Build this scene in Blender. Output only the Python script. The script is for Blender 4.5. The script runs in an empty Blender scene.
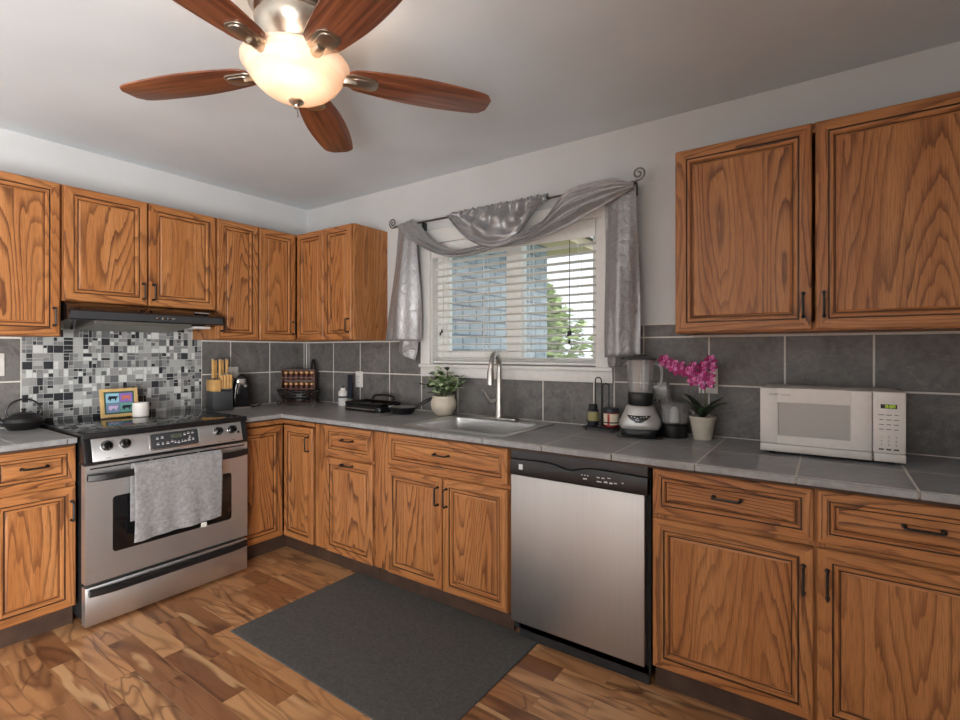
import bpy, bmesh, math, random
from mathutils import Vector, Matrix
PI = math.pi
random.seed(7)
SC = bpy.context.scene
COL = SC.collection

# ------------------------------------------------------------------ camera
cd = bpy.data.cameras.new('camera')
cam = bpy.data.objects.new('camera', cd); COL.objects.link(cam)
cam.location = (3.4515, -2.5067, 1.2599)
cam.rotation_euler = (math.radians(90), 0, math.radians(34.873))
cd.sensor_fit = 'HORIZONTAL'; cd.sensor_width = 36.0
cd.lens = 499.33 / 960 * 36.0
cd.shift_y = -(360 - 351.3) / 960
cd.clip_start = 0.02; cd.clip_end = 200
SC.camera = cam
# ------------------------------------------------------------------ view
vs = SC.view_settings
SC.display_settings.display_device = 'sRGB'
vs.view_transform = 'Standard'; vs.look = 'None'; vs.gamma = 1.0
vs.use_curve_mapping = False
vs.exposure = 0.47
# ------------------------------------------------------------------ world
w = bpy.data.worlds.new('sky'); SC.world = w; w.use_nodes = True
bg = w.node_tree.nodes['Background']
bg.inputs[0].default_value = (0.82, 0.90, 1.0, 1); bg.inputs[1].default_value = 1.1

def light(name, kind, loc, rot, power, color, size=None, size_y=None):
    l = bpy.data.lights.new(name, kind); l.energy = power; l.color = color
    if kind == 'AREA':
        l.shape = 'RECTANGLE'; l.size = size; l.size_y = size_y or size
    elif kind == 'SUN': l.angle = math.radians(size)
    else: l.shadow_soft_size = size
    o = bpy.data.objects.new(name, l); COL.objects.link(o)
    o.location = loc; o.rotation_euler = rot
    return o
# the sun falls on the garden and the neighbouring house only
light('sun', 'SUN', (8, -3, 9), (math.radians(50), 0, math.radians(42)), 1.5, (1, .96, .9), 1.0)
# area light added behind the camera for daylight; the wall has no doors
pl = light('rear_fill_light', 'AREA', (3.93, -4.5, 1.2), (math.radians(101), 0, PI/2), 250, (1.0, .995, .985), 2.6, 2.1)
pl.data.spread = math.radians(146)

# ------------------------------------------------------------------ mesh helper
class MB:
    def __init__(s): s.bm = bmesh.new()
    def _merge(s, b, M=None):
        if M is not None: b.transform(M)
        me = bpy.data.meshes.new('t'); b.to_mesh(me); b.free()
        s.bm.from_mesh(me); bpy.data.meshes.remove(me)
        return s
    def box(s, a, c, m=0, bev=0, seg=2, M=None):
        b = bmesh.new()
        x0, y0, z0 = [min(a[i], c[i]) for i in range(3)]; x1, y1, z1 = [max(a[i], c[i]) for i in range(3)]
        v = [b.verts.new(p) for p in ((x0,y0,z0),(x1,y0,z0),(x1,y1,z0),(x0,y1,z0),(x0,y0,z1),(x1,y0,z1),(x1,y1,z1),(x0,y1,z1))]
        for f in ((3,2,1,0),(4,5,6,7),(0,1,5,4),(1,2,6,5),(2,3,7,6),(3,0,4,7)):
            b.faces.new([v[i] for i in f]).material_index = m
        if bev:
            bmesh.ops.bevel(b, geom=list(b.edges), offset=bev, segments=seg, affect='EDGES', profile=.5)
            for f in b.faces: f.material_index = m
        return s._merge(b, M)
    def prism(s, poly, d, m=0, bev=0, M=None, seg=2):
        """polygon given in local XY extruded along +Z by d"""
        b = bmesh.new()
        lo = [b.verts.new((p[0], p[1], 0)) for p in poly]; hi = [b.verts.new((p[0], p[1], d)) for p in poly]
        n = len(poly)
        b.faces.new(lo[::-1]); b.faces.new(hi)
        for i in range(n): b.faces.new((lo[i], lo[(i+1) % n], hi[(i+1) % n], hi[i]))
        bmesh.ops.recalc_face_normals(b, faces=list(b.faces))
        if bev:
            ed = [e for e in b.edges if len(e.link_faces) == 2 and e.calc_face_angle(0) > .6]
            bmesh.ops.bevel(b, geom=ed, offset=bev, segments=seg, affect='EDGES', profile=.5)
        for f in b.faces: f.material_index = m
        return s._merge(b, M)
    def tube(s, pts, r, n=8, m=0, closed=False, cap=True):
        pts = [Vector(p) for p in pts]; N = len(pts)
        rr = r if isinstance(r, (list, tuple)) else [r]*N
        b = s.bm; rings = []; up = None
        for i, p in enumerate(pts):
            if closed: t = pts[(i+1) % N] - pts[i-1]
            else: t = pts[min(i+1, N-1)] - pts[max(i-1, 0)]
            t.normalize()
            if up is None:
                up = Vector((0,0,1)) if abs(t.z) < .9 else Vector((1,0,0))
            u = (up - t*up.dot(t))
            if u.length < 1e-6: u = t.orthogonal()
            u.normalize(); up = u; v = t.cross(u)
            rings.append([b.verts.new(p + (u*math.cos(2*PI*k/n) + v*math.sin(2*PI*k/n))*rr[i]) for k in range(n)])
        for i in range(N if closed else N-1):
            A, B = rings[i], rings[(i+1) % N]
            for k in range(n):
                f = b.faces.new((A[k], A[(k+1) % n], B[(k+1) % n], B[k])); f.material_index = m
        if cap and not closed:
            b.faces.new(rings[0][::-1]).material_index = m; b.faces.new(rings[-1]).material_index = m
        return s
    def lathe(s, prof, c=(0,0,0), n=32, m=0, M=None, sx=1, sy=1, mats=None):
        b = bmesh.new(); rings = []
        for (r, z) in prof:
            if r < 1e-6: rings.append([b.verts.new((0, 0, z))])
            else: rings.append([b.verts.new((r*math.cos(2*PI*k/n)*sx, r*math.sin(2*PI*k/n)*sy, z)) for k in range(n)])
        for i in range(len(rings)-1):
            A, B = rings[i], rings[i+1]; mm = mats[i] if mats else m
            if len(A) == 1 and len(B) == 1: continue
            for k in range(n):
                k2 = (k+1) % n
                if len(A) == 1: f = b.faces.new((A[0], B[k2], B[k]))
                elif len(B) == 1: f = b.faces.new((A[k], A[k2], B[0]))
                else: f = b.faces.new((A[k], A[k2], B[k2], B[k]))
                f.material_index = mm
        b.transform(Matrix.Translation(c))
        return s._merge(b, M)
    def cyl(s, c, r, h, n=24, m=0, bev=0, M=None):
        pr = [(0,0),(r-bev,0),(r,bev),(r,h-bev),(r-bev,h),(0,h)] if bev else [(0,0),(r,0),(r,h),(0,h)]
        return s.lathe(pr, c, n, m, M)
    def sheet(s, rows, m=0, closed=False):
        b = s.bm
        V = [[b.verts.new(p) for p in row] for row in rows]
        for i in range(len(V)-1):
            n = len(V[i])
            for k in range(n if closed else n-1):
                f = b.faces.new((V[i][k], V[i][(k+1) % n], V[i+1][(k+1) % n], V[i+1][k])); f.material_index = m
        return s
    def sphere(s, c, r, n=12, m=0, sc=(1,1,1), M=None):
        b = bmesh.new(); bmesh.ops.create_uvsphere(b, u_segments=n*2, v_segments=n, radius=r)
        for f in b.faces: f.material_index = m
        b.transform(Matrix.Translation(c) @ Matrix.Diagonal((*sc, 1)))
        return s._merge(b, M)
    def rings(s, x0, x1, z0, z1, y, prof, mp, k=1.0):
        """stepped frame facing -y: nested mitred rectangles; prof = [(inset, depth, kind)], kind 0 wood / 2 glaze"""
        b = s.bm; L = []
        for (i, d, kd) in prof:
            i *= k
            L.append([b.verts.new(q) for q in ((x0+i, y+d, z0+i), (x1-i, y+d, z0+i), (x1-i, y+d, z1-i), (x0+i, y+d, z1-i))])
        for j in range(len(L)-1):
            kd = prof[j+1][2]
            for q in range(4):
                f = b.faces.new((L[j][q], L[j][(q+1) % 4], L[j+1][(q+1) % 4], L[j+1][q]))
                f.material_index = 2 if kd == 2 else (1 if q in (0, 2) else 0)
        b.faces.new(L[-1]).material_index = mp
        b.faces.new(L[0][::-1]).material_index = 0
        return s
    def build(s, name, mats, parent=None, smooth=35, loc=None, recalc=False):
        if recalc: bmesh.ops.recalc_face_normals(s.bm, faces=list(s.bm.faces))
        me = bpy.data.meshes.new(name); s.bm.to_mesh(me); s.bm.free()
        for mt in (mats if isinstance(mats, (list, tuple)) else [mats]): me.materials.append(mt)
        if smooth:
            me.polygons.foreach_set('use_smooth', [True]*len(me.polygons))
            me.set_sharp_from_angle(angle=math.radians(smooth))
        o = bpy.data.objects.new(name, me); COL.objects.link(o)
        if parent is not None: o.parent = parent
        if loc is not None: o.location = loc
        return o

def tag(o, label=None, cat=None, group=None, kind=None):
    if label: o['label'] = label
    if cat: o['category'] = cat
    if group: o['group'] = group
    if kind: o['kind'] = kind
    return o
def thing(name, label, cat, loc=(0,0,0), rz=0, group=None):
    o = bpy.data.objects.new(name, None); o.empty_display_size = .05
    COL.objects.link(o); o.location = loc; o.rotation_euler = (0, 0, rz)
    return tag(o, label, cat, group)
def struct(name, mb, mats, parent=None, smooth=35):
    o = mb.build(name, mats, parent, smooth)
    if parent is None: o['kind'] = 'structure'
    return o
def dup(root, loc, label=None, rz=None):
    r = root.copy(); COL.objects.link(r); r.location = loc
    if rz is not None: r.rotation_euler = (0, 0, rz)
    if label: r['label'] = label
    for ch in list(root.children):
        c = ch.copy(); COL.objects.link(c); c.parent = r
        for g in list(ch.children):
            d = g.copy(); COL.objects.link(d); d.parent = c
    return r
def text_mesh(name, body, size, mat, parent, M, extrude=.0004, align='CENTER'):
    cu = bpy.data.curves.new(name, 'FONT'); cu.body = body; cu.size = size; cu.extrude = extrude
    cu.align_x = align; cu.align_y = 'CENTER'
    t = bpy.data.objects.new(name, cu); COL.objects.link(t)
    bpy.context.view_layer.update()
    me = bpy.data.meshes.new_from_object(t.evaluated_get(bpy.context.evaluated_depsgraph_get()))
    bpy.data.objects.remove(t); bpy.data.curves.remove(cu)
    me.transform(M); me.materials.clear(); me.materials.append(mat)
    o = bpy.data.objects.new(name, me); COL.objects.link(o); o.parent = parent
    return o
FACE = Matrix.Rotation(PI/2, 4, 'X')           # text lying in XY -> standing, facing -y
def lerp(a, b, t): return a + (b-a)*t
def poly_at(pts, t):
    L = [0]
    for i in range(1, len(pts)): L.append(L[-1] + (Vector(pts[i]) - Vector(pts[i-1])).length)
    d = t*L[-1]
    for i in range(1, len(pts)):
        if d <= L[i] or i == len(pts)-1:
            u = (d-L[i-1])/max(L[i]-L[i-1], 1e-9)
            return Vector(pts[i-1]).lerp(Vector(pts[i]), min(max(u, 0), 1))
def smooth_path(pts, n=6, closed=False):
    P = [Vector(p) for p in pts]; out = []; N = len(P)
    for i in range(N if closed else N-1):
        if closed: a, b, c, d = P[i-1], P[i], P[(i+1) % N], P[(i+2) % N]
        else: a, b, c, d = P[max(i-1, 0)], P[i], P[i+1], P[min(i+2, N-1)]
        for k in range(n):
            t = k/n
            out.append(.5*((2*b) + (c-a)*t + (2*a-5*b+4*c-d)*t*t + (3*b-a-3*c+d)*t*t*t))
    if not closed: out.append(P[-1])
    return out

# ------------------------------------------------------------------ materials
def srgb(r, g, b):
    f = lambda c: (c/255/12.92) if c <= 10 else ((c/255+.055)/1.055)**2.4
    return (f(r), f(g), f(b), 1)
class NT:
    def __init__(s, name):
        s.m = bpy.data.materials.new(name); s.m.use_nodes = True
        s.t = s.m.node_tree; s.b = s.t.nodes['Principled BSDF']
    def n(s, typ, **kw):
        x = s.t.nodes.new(typ)
        for k, v in kw.items(): setattr(x, k, v)
        return x
    def l(s, a, b): s.t.links.new(a, b)
    def val(s, inp, v):
        if hasattr(v, 'is_linked') or isinstance(v, bpy.types.NodeSocket): s.l(v, inp)
        else: inp.default_value = v
    def math(s, op, a, b=None, c=None):
        x = s.n('ShaderNodeMath', operation=op); s.val(x.inputs[0], a)
        if b is not None: s.val(x.inputs[1], b)
        if c is not None: s.val(x.inputs[2], c)
        return x.outputs[0]
    def xyz(s, v):
        x = s.n('ShaderNodeSeparateXYZ'); s.l(v, x.inputs[0]); return x.outputs
    def comb(s, a, b, c):
        x = s.n('ShaderNodeCombineXYZ')
        for i, q in enumerate((a, b, c)): s.val(x.inputs[i], q)
        return x.outputs[0]
    def noise(s, vec, scale, detail=2, rough=.5, dist=0):
        x = s.n('ShaderNodeTexNoise'); s.l(vec, x.inputs['Vector'])
        x.inputs['Scale'].default_value = scale; x.inputs['Detail'].default_value = detail
        x.inputs['Roughness'].default_value = rough; x.inputs['Distortion'].default_value = dist
        return x.outputs['Fac']
    def ramp(s, fac, stops, interp='LINEAR'):
        x = s.n('ShaderNodeValToRGB'); x.color_ramp.interpolation = interp
        e = x.color_ramp.elements
        while len(e) < len(stops): e.new(.5)
        for i, (p, c) in enumerate(stops): e[i].position = p; e[i].color = c if len(c) == 4 else (*c, 1)
        s.l(fac, x.inputs[0]); return x.outputs[0]
    def mix(s, fac, a, b, blend='MIX'):
        x = s.n('ShaderNodeMix', data_type='RGBA', blend_type=blend)
        s.val(x.inputs[0], fac); s.val(x.inputs[6], a); s.val(x.inputs[7], b)
        return x.outputs[2]
    def bump(s, h, strength=.2, dist=.002):
        x = s.n('ShaderNodeBump'); x.inputs['Strength'].default_value = strength; x.inputs['Distance'].default_value = dist
        s.l(h, x.inputs['Height']); s.l(x.outputs[0], s.b.inputs['Normal'])
    def obj(s): return s.n('ShaderNodeTexCoord').outputs['Object']
    def rnd(s): return s.n('ShaderNodeObjectInfo').outputs['Random']
def plain(name, col, rough=.5, metal=0, spec=.5, coat=0, noise=0, nscale=40, bump=0, trans=0, sheen=0):
    t = NT(name); b = t.b
    c = srgb(*col)
    b.inputs['Roughness'].default_value = rough; b.inputs['Metallic'].default_value = metal
    b.inputs['Specular IOR Level'].default_value = spec; b.inputs['Coat Weight'].default_value = coat
    b.inputs['Transmission Weight'].default_value = trans; b.inputs['Sheen Weight'].default_value = sheen
    nf = t.noise(t.obj(), nscale, 3)
    k = max(noise, .03)
    lo = [max(q*(1-k), 0) for q in c[:3]]; hi = [min(q*(1+k), 1) for q in c[:3]]
    t.l(t.ramp(nf, [(.3, lo), (.7, hi)]), b.inputs['Base Color'])
    if bump: t.bump(nf, bump, .001)
    return t.m
def oak(name, horizontal, light=(187,128,77), dark=(82,44,24), rough=.42):
    t = NT(name); x, y, z = t.xyz(t.obj()); r = t.rnd()
    a = t.math('ADD', z if horizontal else x, t.math('MULTIPLY', y, .9)); b = x if horizontal else z
    off = t.math('MULTIPLY', r, 53.0)
    v1 = t.comb(t.math('ADD', a, off), t.math('MULTIPLY', b, .13), off)
    n1 = t.noise(v1, 4.2, 1.0, .4)
    n1b = t.noise(t.comb(t.math('MULTIPLY', a, 30), t.math('MULTIPLY', b, 1.3), off), 1.0, 1)
    wob = t.noise(t.comb(t.math('MULTIPLY', a, 130), t.math('MULTIPLY', b, 14), off), 1.0, 2)
    ring = t.math('FRACT', t.math('ADD', t.math('ADD', t.math('MULTIPLY', n1, 26), t.math('MULTIPLY', n1b, 1.5)), t.math('MULTIPLY', wob, .30)))
    late = t.ramp(ring, [(0, (0,)*3), (.55, (.05,)*3), (.83, (.75,)*3), (.93, (1,)*3), (1, (0,)*3)])
    pores = t.noise(t.comb(t.math('MULTIPLY', a, 520), t.math('MULTIPLY', b, 12), off), 1.0, 2, .6)
    pm = t.ramp(pores, [(.38, (1,)*3), (.52, (0,)*3)])
    streak = t.noise(t.comb(t.math('MULTIPLY', a, 22), t.math('MULTIPLY', b, .7), off), 1.0, 2)
    patch = t.noise(t.comb(t.math('MULTIPLY', a, 7), t.math('MULTIPLY', b, .9), t.math('ADD', off, 9)), 1.0, 1)
    base = t.mix(t.ramp(streak, [(.3, (0,)*3), (.7, (1,)*3)]), srgb(*light), srgb(light[0]-18, light[1]-20, light[2]-18))
    amt = t.ramp(patch, [(.35, (.45,)*3), (.65, (.95,)*3)])
    c = t.mix(t.math('MULTIPLY', late, amt), base, srgb(*dark))
    c = t.mix(t.math('MULTIPLY', pm, .36), c, srgb(dark[0]-10, dark[1]-8, dark[2]-6))
    t.l(c, t.b.inputs['Base Color']); t.b.inputs['Roughness'].default_value = rough
    t.b.inputs['Specular IOR Level'].default_value = .4
    t.bump(pores, .12, .0006)
    return t.m
M = {}
M['oakv'] = oak('oak_vertical', False); M['oakh'] = oak('oak_horizontal', True)
M['glaze'] = plain('dark_glaze', (62,36,18), .5)
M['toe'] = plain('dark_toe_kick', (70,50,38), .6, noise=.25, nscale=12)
OAK = [M['oakv'], M['oakh'], M['glaze']]
M['black_metal'] = plain('black_metal', (24,23,23), .38, spec=.5)
M['wall'] = plain('wall_paint', (202,203,203), .85, noise=.012, nscale=3)
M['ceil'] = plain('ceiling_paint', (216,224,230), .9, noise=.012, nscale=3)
M['white_trim'] = plain('white_trim_paint', (224,223,220), .45)
M['vinyl'] = plain('white_vinyl', (232,232,228), .4)
M['white_plastic'] = plain('white_plastic', (222,220,215), .4)
M['mw_white'] = plain('microwave_white', (214,208,202), .35)
M['mw_dark'] = plain('microwave_window_grey', (168,163,158), .3, noise=.04, nscale=600)
M['grout'] = plain('grout', (214,210,202), .9, noise=.06, nscale=80)
M['mgrout'] = plain('mosaic_grout', (176,177,174), .9, noise=.05, nscale=80)
M['black_plastic'] = plain('black_plastic', (22,22,24), .35)
M['black_gloss'] = plain('black_gloss', (14,14,16), .08, spec=.6)
M['black_matte'] = plain('black_matte', (30,30,31), .7)
M['dark_grey'] = plain('dark_grey_plastic', (52,53,56), .5)
M['chrome'] = plain('chrome', (225,225,225), .12, 1)
M['dark_steel'] = plain('dark_steel', (120,116,112), .3, 1)
M['nickel'] = plain('brushed_nickel', (196,186,172), .28, 1)
M['fork_grey'] = plain('grey_print', (96,94,92), .6)
M['white_print'] = plain('white_print', (210,212,214), .6)
M['cream'] = plain('cream_ceramic', (205,194,176), .55, noise=.06, nscale=30)
M['pot_clay'] = plain('pale_pot', (200,190,174), .6, noise=.05, nscale=30)
M['soil'] = plain('soil', (50,38,28), .95, noise=.4, nscale=120, bump=.5)
M['leaf'] = plain('leaf_green', (92,126,70), .45, noise=.35, nscale=35)
M['leaf_pale'] = plain('leaf_pale', (192,206,170), .5, noise=.25, nscale=35)
M['leaf_dark'] = plain('leaf_dark_green', (44,62,38), .4, noise=.3, nscale=25)
M['stem'] = plain('stem_green', (96,104,62), .6)
M['magenta'] = plain('magenta_petal', (160,30,100), .6, noise=.55, nscale=45)
M['pink'] = plain('pink_petal', (216,120,178), .6, noise=.3, nscale=60)
M['bamboo'] = plain('bamboo_wood', (206,160,98), .5, noise=.15, nscale=25)
M['frame_wood'] = plain('frame_wood', (206,172,116), .5, noise=.12, nscale=25)
M['charcoal'] = plain('charcoal_block', (64,66,68), .55)
M['steel_dull'] = plain('dull_steel', (190,188,184), .32, 1)
M['cord'] = plain('black_cord', (20,20,20), .6)
M['walnut_rack'] = plain('rack_wood', (84,50,36), .5, noise=.2, nscale=30)
M['copper_cap'] = plain('tan_lid', (196,146,92), .4)
M['spice'] = plain('spice_contents', (86,42,34), .5, noise=.3, nscale=60)
M['red'] = plain('red_label', (176,34,40), .5)
M['paper'] = plain('cream_label', (218,206,184), .6)
M['yellow'] = plain('yellow_label', (158,152,104), .6)
M['navy'] = plain('dark_blue_lid', (28,34,46), .4)
M['red_glass'] = plain('red_contents', (120,26,30), .25)
M['candle'] = plain('white_wax', (236,232,226), .5)
M['lcd'] = plain('lcd_panel', (86,96,78), .4)
M['silver_plastic'] = plain('silver_plastic', (200,199,197), .32, .5)
M['grass'] = plain('grass', (150,156,118), .9, noise=.4, nscale=2)
M['tree_leaf'] = plain('tree_foliage', (168,188,120), .8, noise=.35, nscale=4)
M['bark'] = plain('bark', (96,80,64), .9, noise=.3)
M['soffit'] = plain('tan_soffit', (206,190,160), .8)
M['roof'] = plain('roof_shingle', (90,86,84), .9, noise=.3, nscale=8)
M['cow_a'] = plain('print_light_blue', (150,196,214), .6); M['cow_b'] = plain('print_violet', (140,110,186), .6)
M['cow_c'] = plain('print_blue_grey', (120,140,170), .6); M['cow_d'] = plain('print_teal', (104,158,150), .6)
M['print_green'] = plain('print_border_green', (52,92,84), .6)
M['orange'] = plain('print_orange', (206,112,84), .6); M['lilac'] = plain('print_lilac', (204,180,214), .6)

def emis(name, col, s):
    t = NT(name); t.b.inputs['Base Color'].default_value = srgb(0,0,0)
    t.b.inputs['Emission Color'].default_value = srgb(*col); t.b.inputs['Emission Strength'].default_value = s
    return t.m
M['led_green'] = emis('green_display_digits', (190,220,60), .6)

def m_steel(name='stainless', horizontal=True, col=(192,189,185), rough=.27):
    t = NT(name); x, y, z = t.xyz(t.obj()); b = t.b
    u, v = (x, z) if horizontal else (z, x)
    nf = t.noise(t.comb(t.math('MULTIPLY', u, 2), t.math('MULTIPLY', y, 2), t.math('MULTIPLY', v, 900)), 1, 2)
    b.inputs['Metallic'].default_value = 1
    c = srgb(*col)
    t.l(t.ramp(nf, [(.3, [q*.9 for q in c[:3]]), (.7, c)]), b.inputs['Base Color'])
    b.inputs['Roughness'].default_value = rough
    b.inputs['Anisotropic'].default_value = .35
    if not horizontal: b.inputs['Anisotropic Rotation'].default_value = .25
    t.bump(nf, .04, .0003)
    return t.m
M['steel'] = m_steel(rough=.42, col=(212,213,214)); M['steel_v'] = m_steel('stainless_vertical', False, (188,186,184), .44)
M['sink_steel'] = m_steel('sink_steel', True, (222,222,221), .32)

def m_slate(name, lo, hi, rough=.5):
    t = NT(name); o = t.obj()
    a = t.noise(o, 7, 6, .68, .8); b2 = t.noise(o, 42, 4, .6); 
    x, y, z = t.xyz(o)
    vein = t.noise(o, 2.6, 6, .65, 1.6)
    vm = t.ramp(vein, [(.488, (0,)*3), (.5, (1,)*3), (.512, (0,)*3)])
    c = t.mix(t.ramp(a, [(.3, (0,)*3), (.72, (1,)*3)]), srgb(*lo), srgb(*hi))
    c = t.mix(t.math('MULTIPLY', t.ramp(b2, [(.35, (0,)*3), (.75, (1,)*3)]), .35), c, srgb(*[min(q*1.16, 255) for q in hi]))
    c = t.mix(t.math('MULTIPLY', vm, .2), c, srgb(168,165,158))
    t.l(c, t.b.inputs['Base Color']); t.b.inputs['Roughness'].default_value = rough
    t.bump(b2, .08, .001)
    return t.m
M['slate'] = m_slate('slate_wall_tile', (76,75,74), (118,115,112))
M['slate_top'] = m_slate('slate_counter_tile', (120,121,122), (156,157,158), .32)

def m_floor():
    t = NT('acacia_laminate'); x, y, z = t.xyz(t.obj())
    br = t.n('ShaderNodeTexBrick', offset=.37, offset_frequency=2, squash=1.0, squash_frequency=2)
    t.l(t.comb(x, y, 0), br.inputs['Vector'])
    br.inputs['Color1'].default_value = (0,0,0,1); br.inputs['Color2'].default_value = (1,1,1,1); br.inputs['Mortar'].default_value = (.5,.5,.5,1)
    br.inputs['Scale'].default_value = 1; br.inputs['Brick Width'].default_value = .46; br.inputs['Row Height'].default_value = .098
    br.inputs['Mortar Size'].default_value = .0012; br.inputs['Mortar Smooth'].default_value = 0; br.inputs['Bias'].default_value = 0
    k = t.xyz(br.outputs['Color'])[0]
    off = t.math('MULTIPLY', k, 71)
    v = t.comb(t.math('ADD', t.math('MULTIPLY', x, .20), off), t.math('ADD', y, off), off)
    n1 = t.noise(v, 7.0, 1.5, .5, .5)
    ring = t.math('PINGPONG', t.math('MULTIPLY', n1, 14), 1.0)
    fine = t.noise(t.comb(t.math('MULTIPLY', x, 9), t.math('MULTIPLY', y, 170), off), 1, 2)
    tone = t.ramp(k, [(.0, srgb(150,102,66)), (.15, srgb(186,132,88)), (.45, srgb(208,158,110)), (.8, srgb(198,144,98)), (1, srgb(132,88,60))])
    c = t.mix(t.math('MULTIPLY', t.ramp(ring, [(.0, (0,)*3), (.5, (.10,)*3), (1, (1,)*3)]), .5), tone, srgb(122,78,48))
    n2 = t.noise(v, 6.0, 2, .5, .8)
    c = t.mix(t.ramp(n2, [(.57, (0,)*3), (.63, (.8,)*3), (.70, (.35,)*3)]), c, srgb(92,58,40))
    n3 = t.noise(v, 9, 2, .5, .8)
    c = t.mix(t.ramp(n3, [(.62, (0,)*3), (.68, (.7,)*3)]), c, srgb(222,180,132))
    vein = t.noise(v, 4.5, 2, .5, .9)
    c = t.mix(t.ramp(vein, [(.488, (0,)*3), (.5, (.6,)*3), (.512, (0,)*3)]), c, srgb(82,50,34))
    c = t.mix(t.math('MULTIPLY', fine, .25), c, srgb(96,58,34))
    c = t.mix(t.math('MULTIPLY', br.outputs['Fac'], .4), c, srgb(70,44,28))
    t.l(c, t.b.inputs['Base Color']); t.b.inputs['Roughness'].default_value = .36
    t.b.inputs['Specular IOR Level'].default_value = .4
    return t.m
M['floor'] = m_floor()

def m_blade():
    t = NT('fan_blade_walnut'); x, y, z = t.xyz(t.obj()); off = t.math('MULTIPLY', t.rnd(), 31)
    n1 = t.noise(t.comb(t.math('MULTIPLY', x, 1.6), t.math('MULTIPLY', y, 40), off), 1.5, 4, .6)
    c = t.ramp(n1, [(.3, srgb(74,42,28)), (.5, srgb(122,70,46)), (.72, srgb(158,98,66))])
    t.l(c, t.b.inputs['Base Color']); t.b.inputs['Roughness'].default_value = .3; t.b.inputs['Coat Weight'].default_value = .3
    return t.m
M['blade'] = m_blade()

def m_satin(name, col, rough=.38):
    t = NT(name); o = t.obj()
    nf = t.noise(o, 55, 4, .6, .4); big = t.noise(o, 9, 3)
    c = srgb(*col)
    t.l(t.ramp(nf, [(.3, [q*.86 for q in c[:3]]), (.7, [min(q*1.1, 1) for q in c[:3]])]), t.b.inputs['Base Color'])
    t.b.inputs['Metallic'].default_value = .42; t.b.inputs['Roughness'].default_value = rough
    t.b.inputs['Sheen Weight'].default_value = .08
    t.bump(t.noise(o, 17, 4, .55, .8), .55, .016)
    return t.m
M['satin'] = m_satin('silver_satin', (160,160,162), .36)

def m_terry():
    t = NT('grey_terry'); o = t.obj()
    nf = t.noise(o, 260, 3, .7); b2 = t.noise(o, 60, 3)
    t.l(t.ramp(t.math('MULTIPLY_ADD', b2, .5, t.math('MULTIPLY', nf, .5)), [(.3, srgb(112,111,112)), (.7, srgb(172,171,172))]), t.b.inputs['Base Color'])
    t.b.inputs['Roughness'].default_value = 1; t.b.inputs['Sheen Weight'].default_value = .4
    t.bump(nf, .8, .004)
    return t.m
M['terry'] = m_terry()
def m_rug():
    t = NT('charcoal_mat'); o = t.obj()
    nf = t.noise(o, 420, 2, .7); b2 = t.noise(o, 90, 3)
    t.l(t.ramp(t.math('MULTIPLY_ADD', b2, .4, t.math('MULTIPLY', nf, .6)), [(.3, srgb(60,59,58)), (.7, srgb(98,96,92))]), t.b.inputs['Base Color'])
    t.b.inputs['Roughness'].default_value = 1; t.bump(nf, .7, .004)
    return t.m
M['rug'] = m_rug()
def m_glass(name, tint=(1,1,1), base=.06, haze=0):
    t = NT(name); t.t.nodes.remove(t.b)
    tr = t.n('ShaderNodeBsdfTransparent'); tr.inputs[0].default_value = (*tint, 1)
    gl = t.n('ShaderNodeBsdfGlossy'); gl.inputs['Roughness'].default_value = .02
    lw = t.n('ShaderNodeLayerWeight'); lw.inputs['Blend'].default_value = .35
    mx = t.n('ShaderNodeMixShader')
    t.l(t.math('ADD', t.math('MULTIPLY', lw.outputs['Fresnel'], .6), base), mx.inputs[0])
    t.l(tr.outputs[0], mx.inputs[1]); t.l(gl.outputs[0], mx.inputs[2])
    out = mx
    if haze:
        df = t.n('ShaderNodeBsdfDiffuse'); df.inputs[0].default_value = (.8,.8,.8,1)
        out = t.n('ShaderNodeMixShader'); out.inputs[0].default_value = haze; t.l(mx.outputs[0], out.inputs[1]); t.l(df.outputs[0], out.inputs[2])
    t.l(out.outputs[0], t.t.nodes['Material Output'].inputs['Surface'])
    return t.m
M['glass'] = m_glass('window_glass', (1,1,1), .03)
M['clear'] = m_glass('clear_glass', (.97,.975,.98), .04, .13)
def m_bowl():
    t = NT('alabaster_glass'); t.t.nodes.remove(t.b); o = t.obj()
    x, y, z = t.xyz(o)
    band = t.noise(t.comb(t.math('MULTIPLY', x, 3), t.math('MULTIPLY', y, 3), t.math('MULTIPLY', z, 30)), 1, 3)
    c = t.ramp(band, [(.3, srgb(228,204,182)), (.7, srgb(246,230,214))])
    tl = t.n('ShaderNodeBsdfTranslucent'); t.l(c, tl.inputs[0])
    df = t.n('ShaderNodeBsdfDiffuse'); t.l(c, df.inputs[0])
    tr = t.n('ShaderNodeBsdfTransparent'); tr.inputs[0].default_value = (1, .93, .84, 1)
    gl = t.n('ShaderNodeBsdfGlossy'); gl.inputs['Roughness'].default_value = .2
    def mixs(f, a, b):
        m = t.n('ShaderNodeMixShader'); m.inputs[0].default_value = f; t.l(a.outputs[0], m.inputs[1]); t.l(b.outputs[0], m.inputs[2]); return m
    s = mixs(.06, mixs(.10, mixs(.82, tl, df), tr), gl)
    t.l(s.outputs[0], t.t.nodes['Material Output'].inputs['Surface'])
    return t.m
M['bowl'] = m_bowl()
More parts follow.
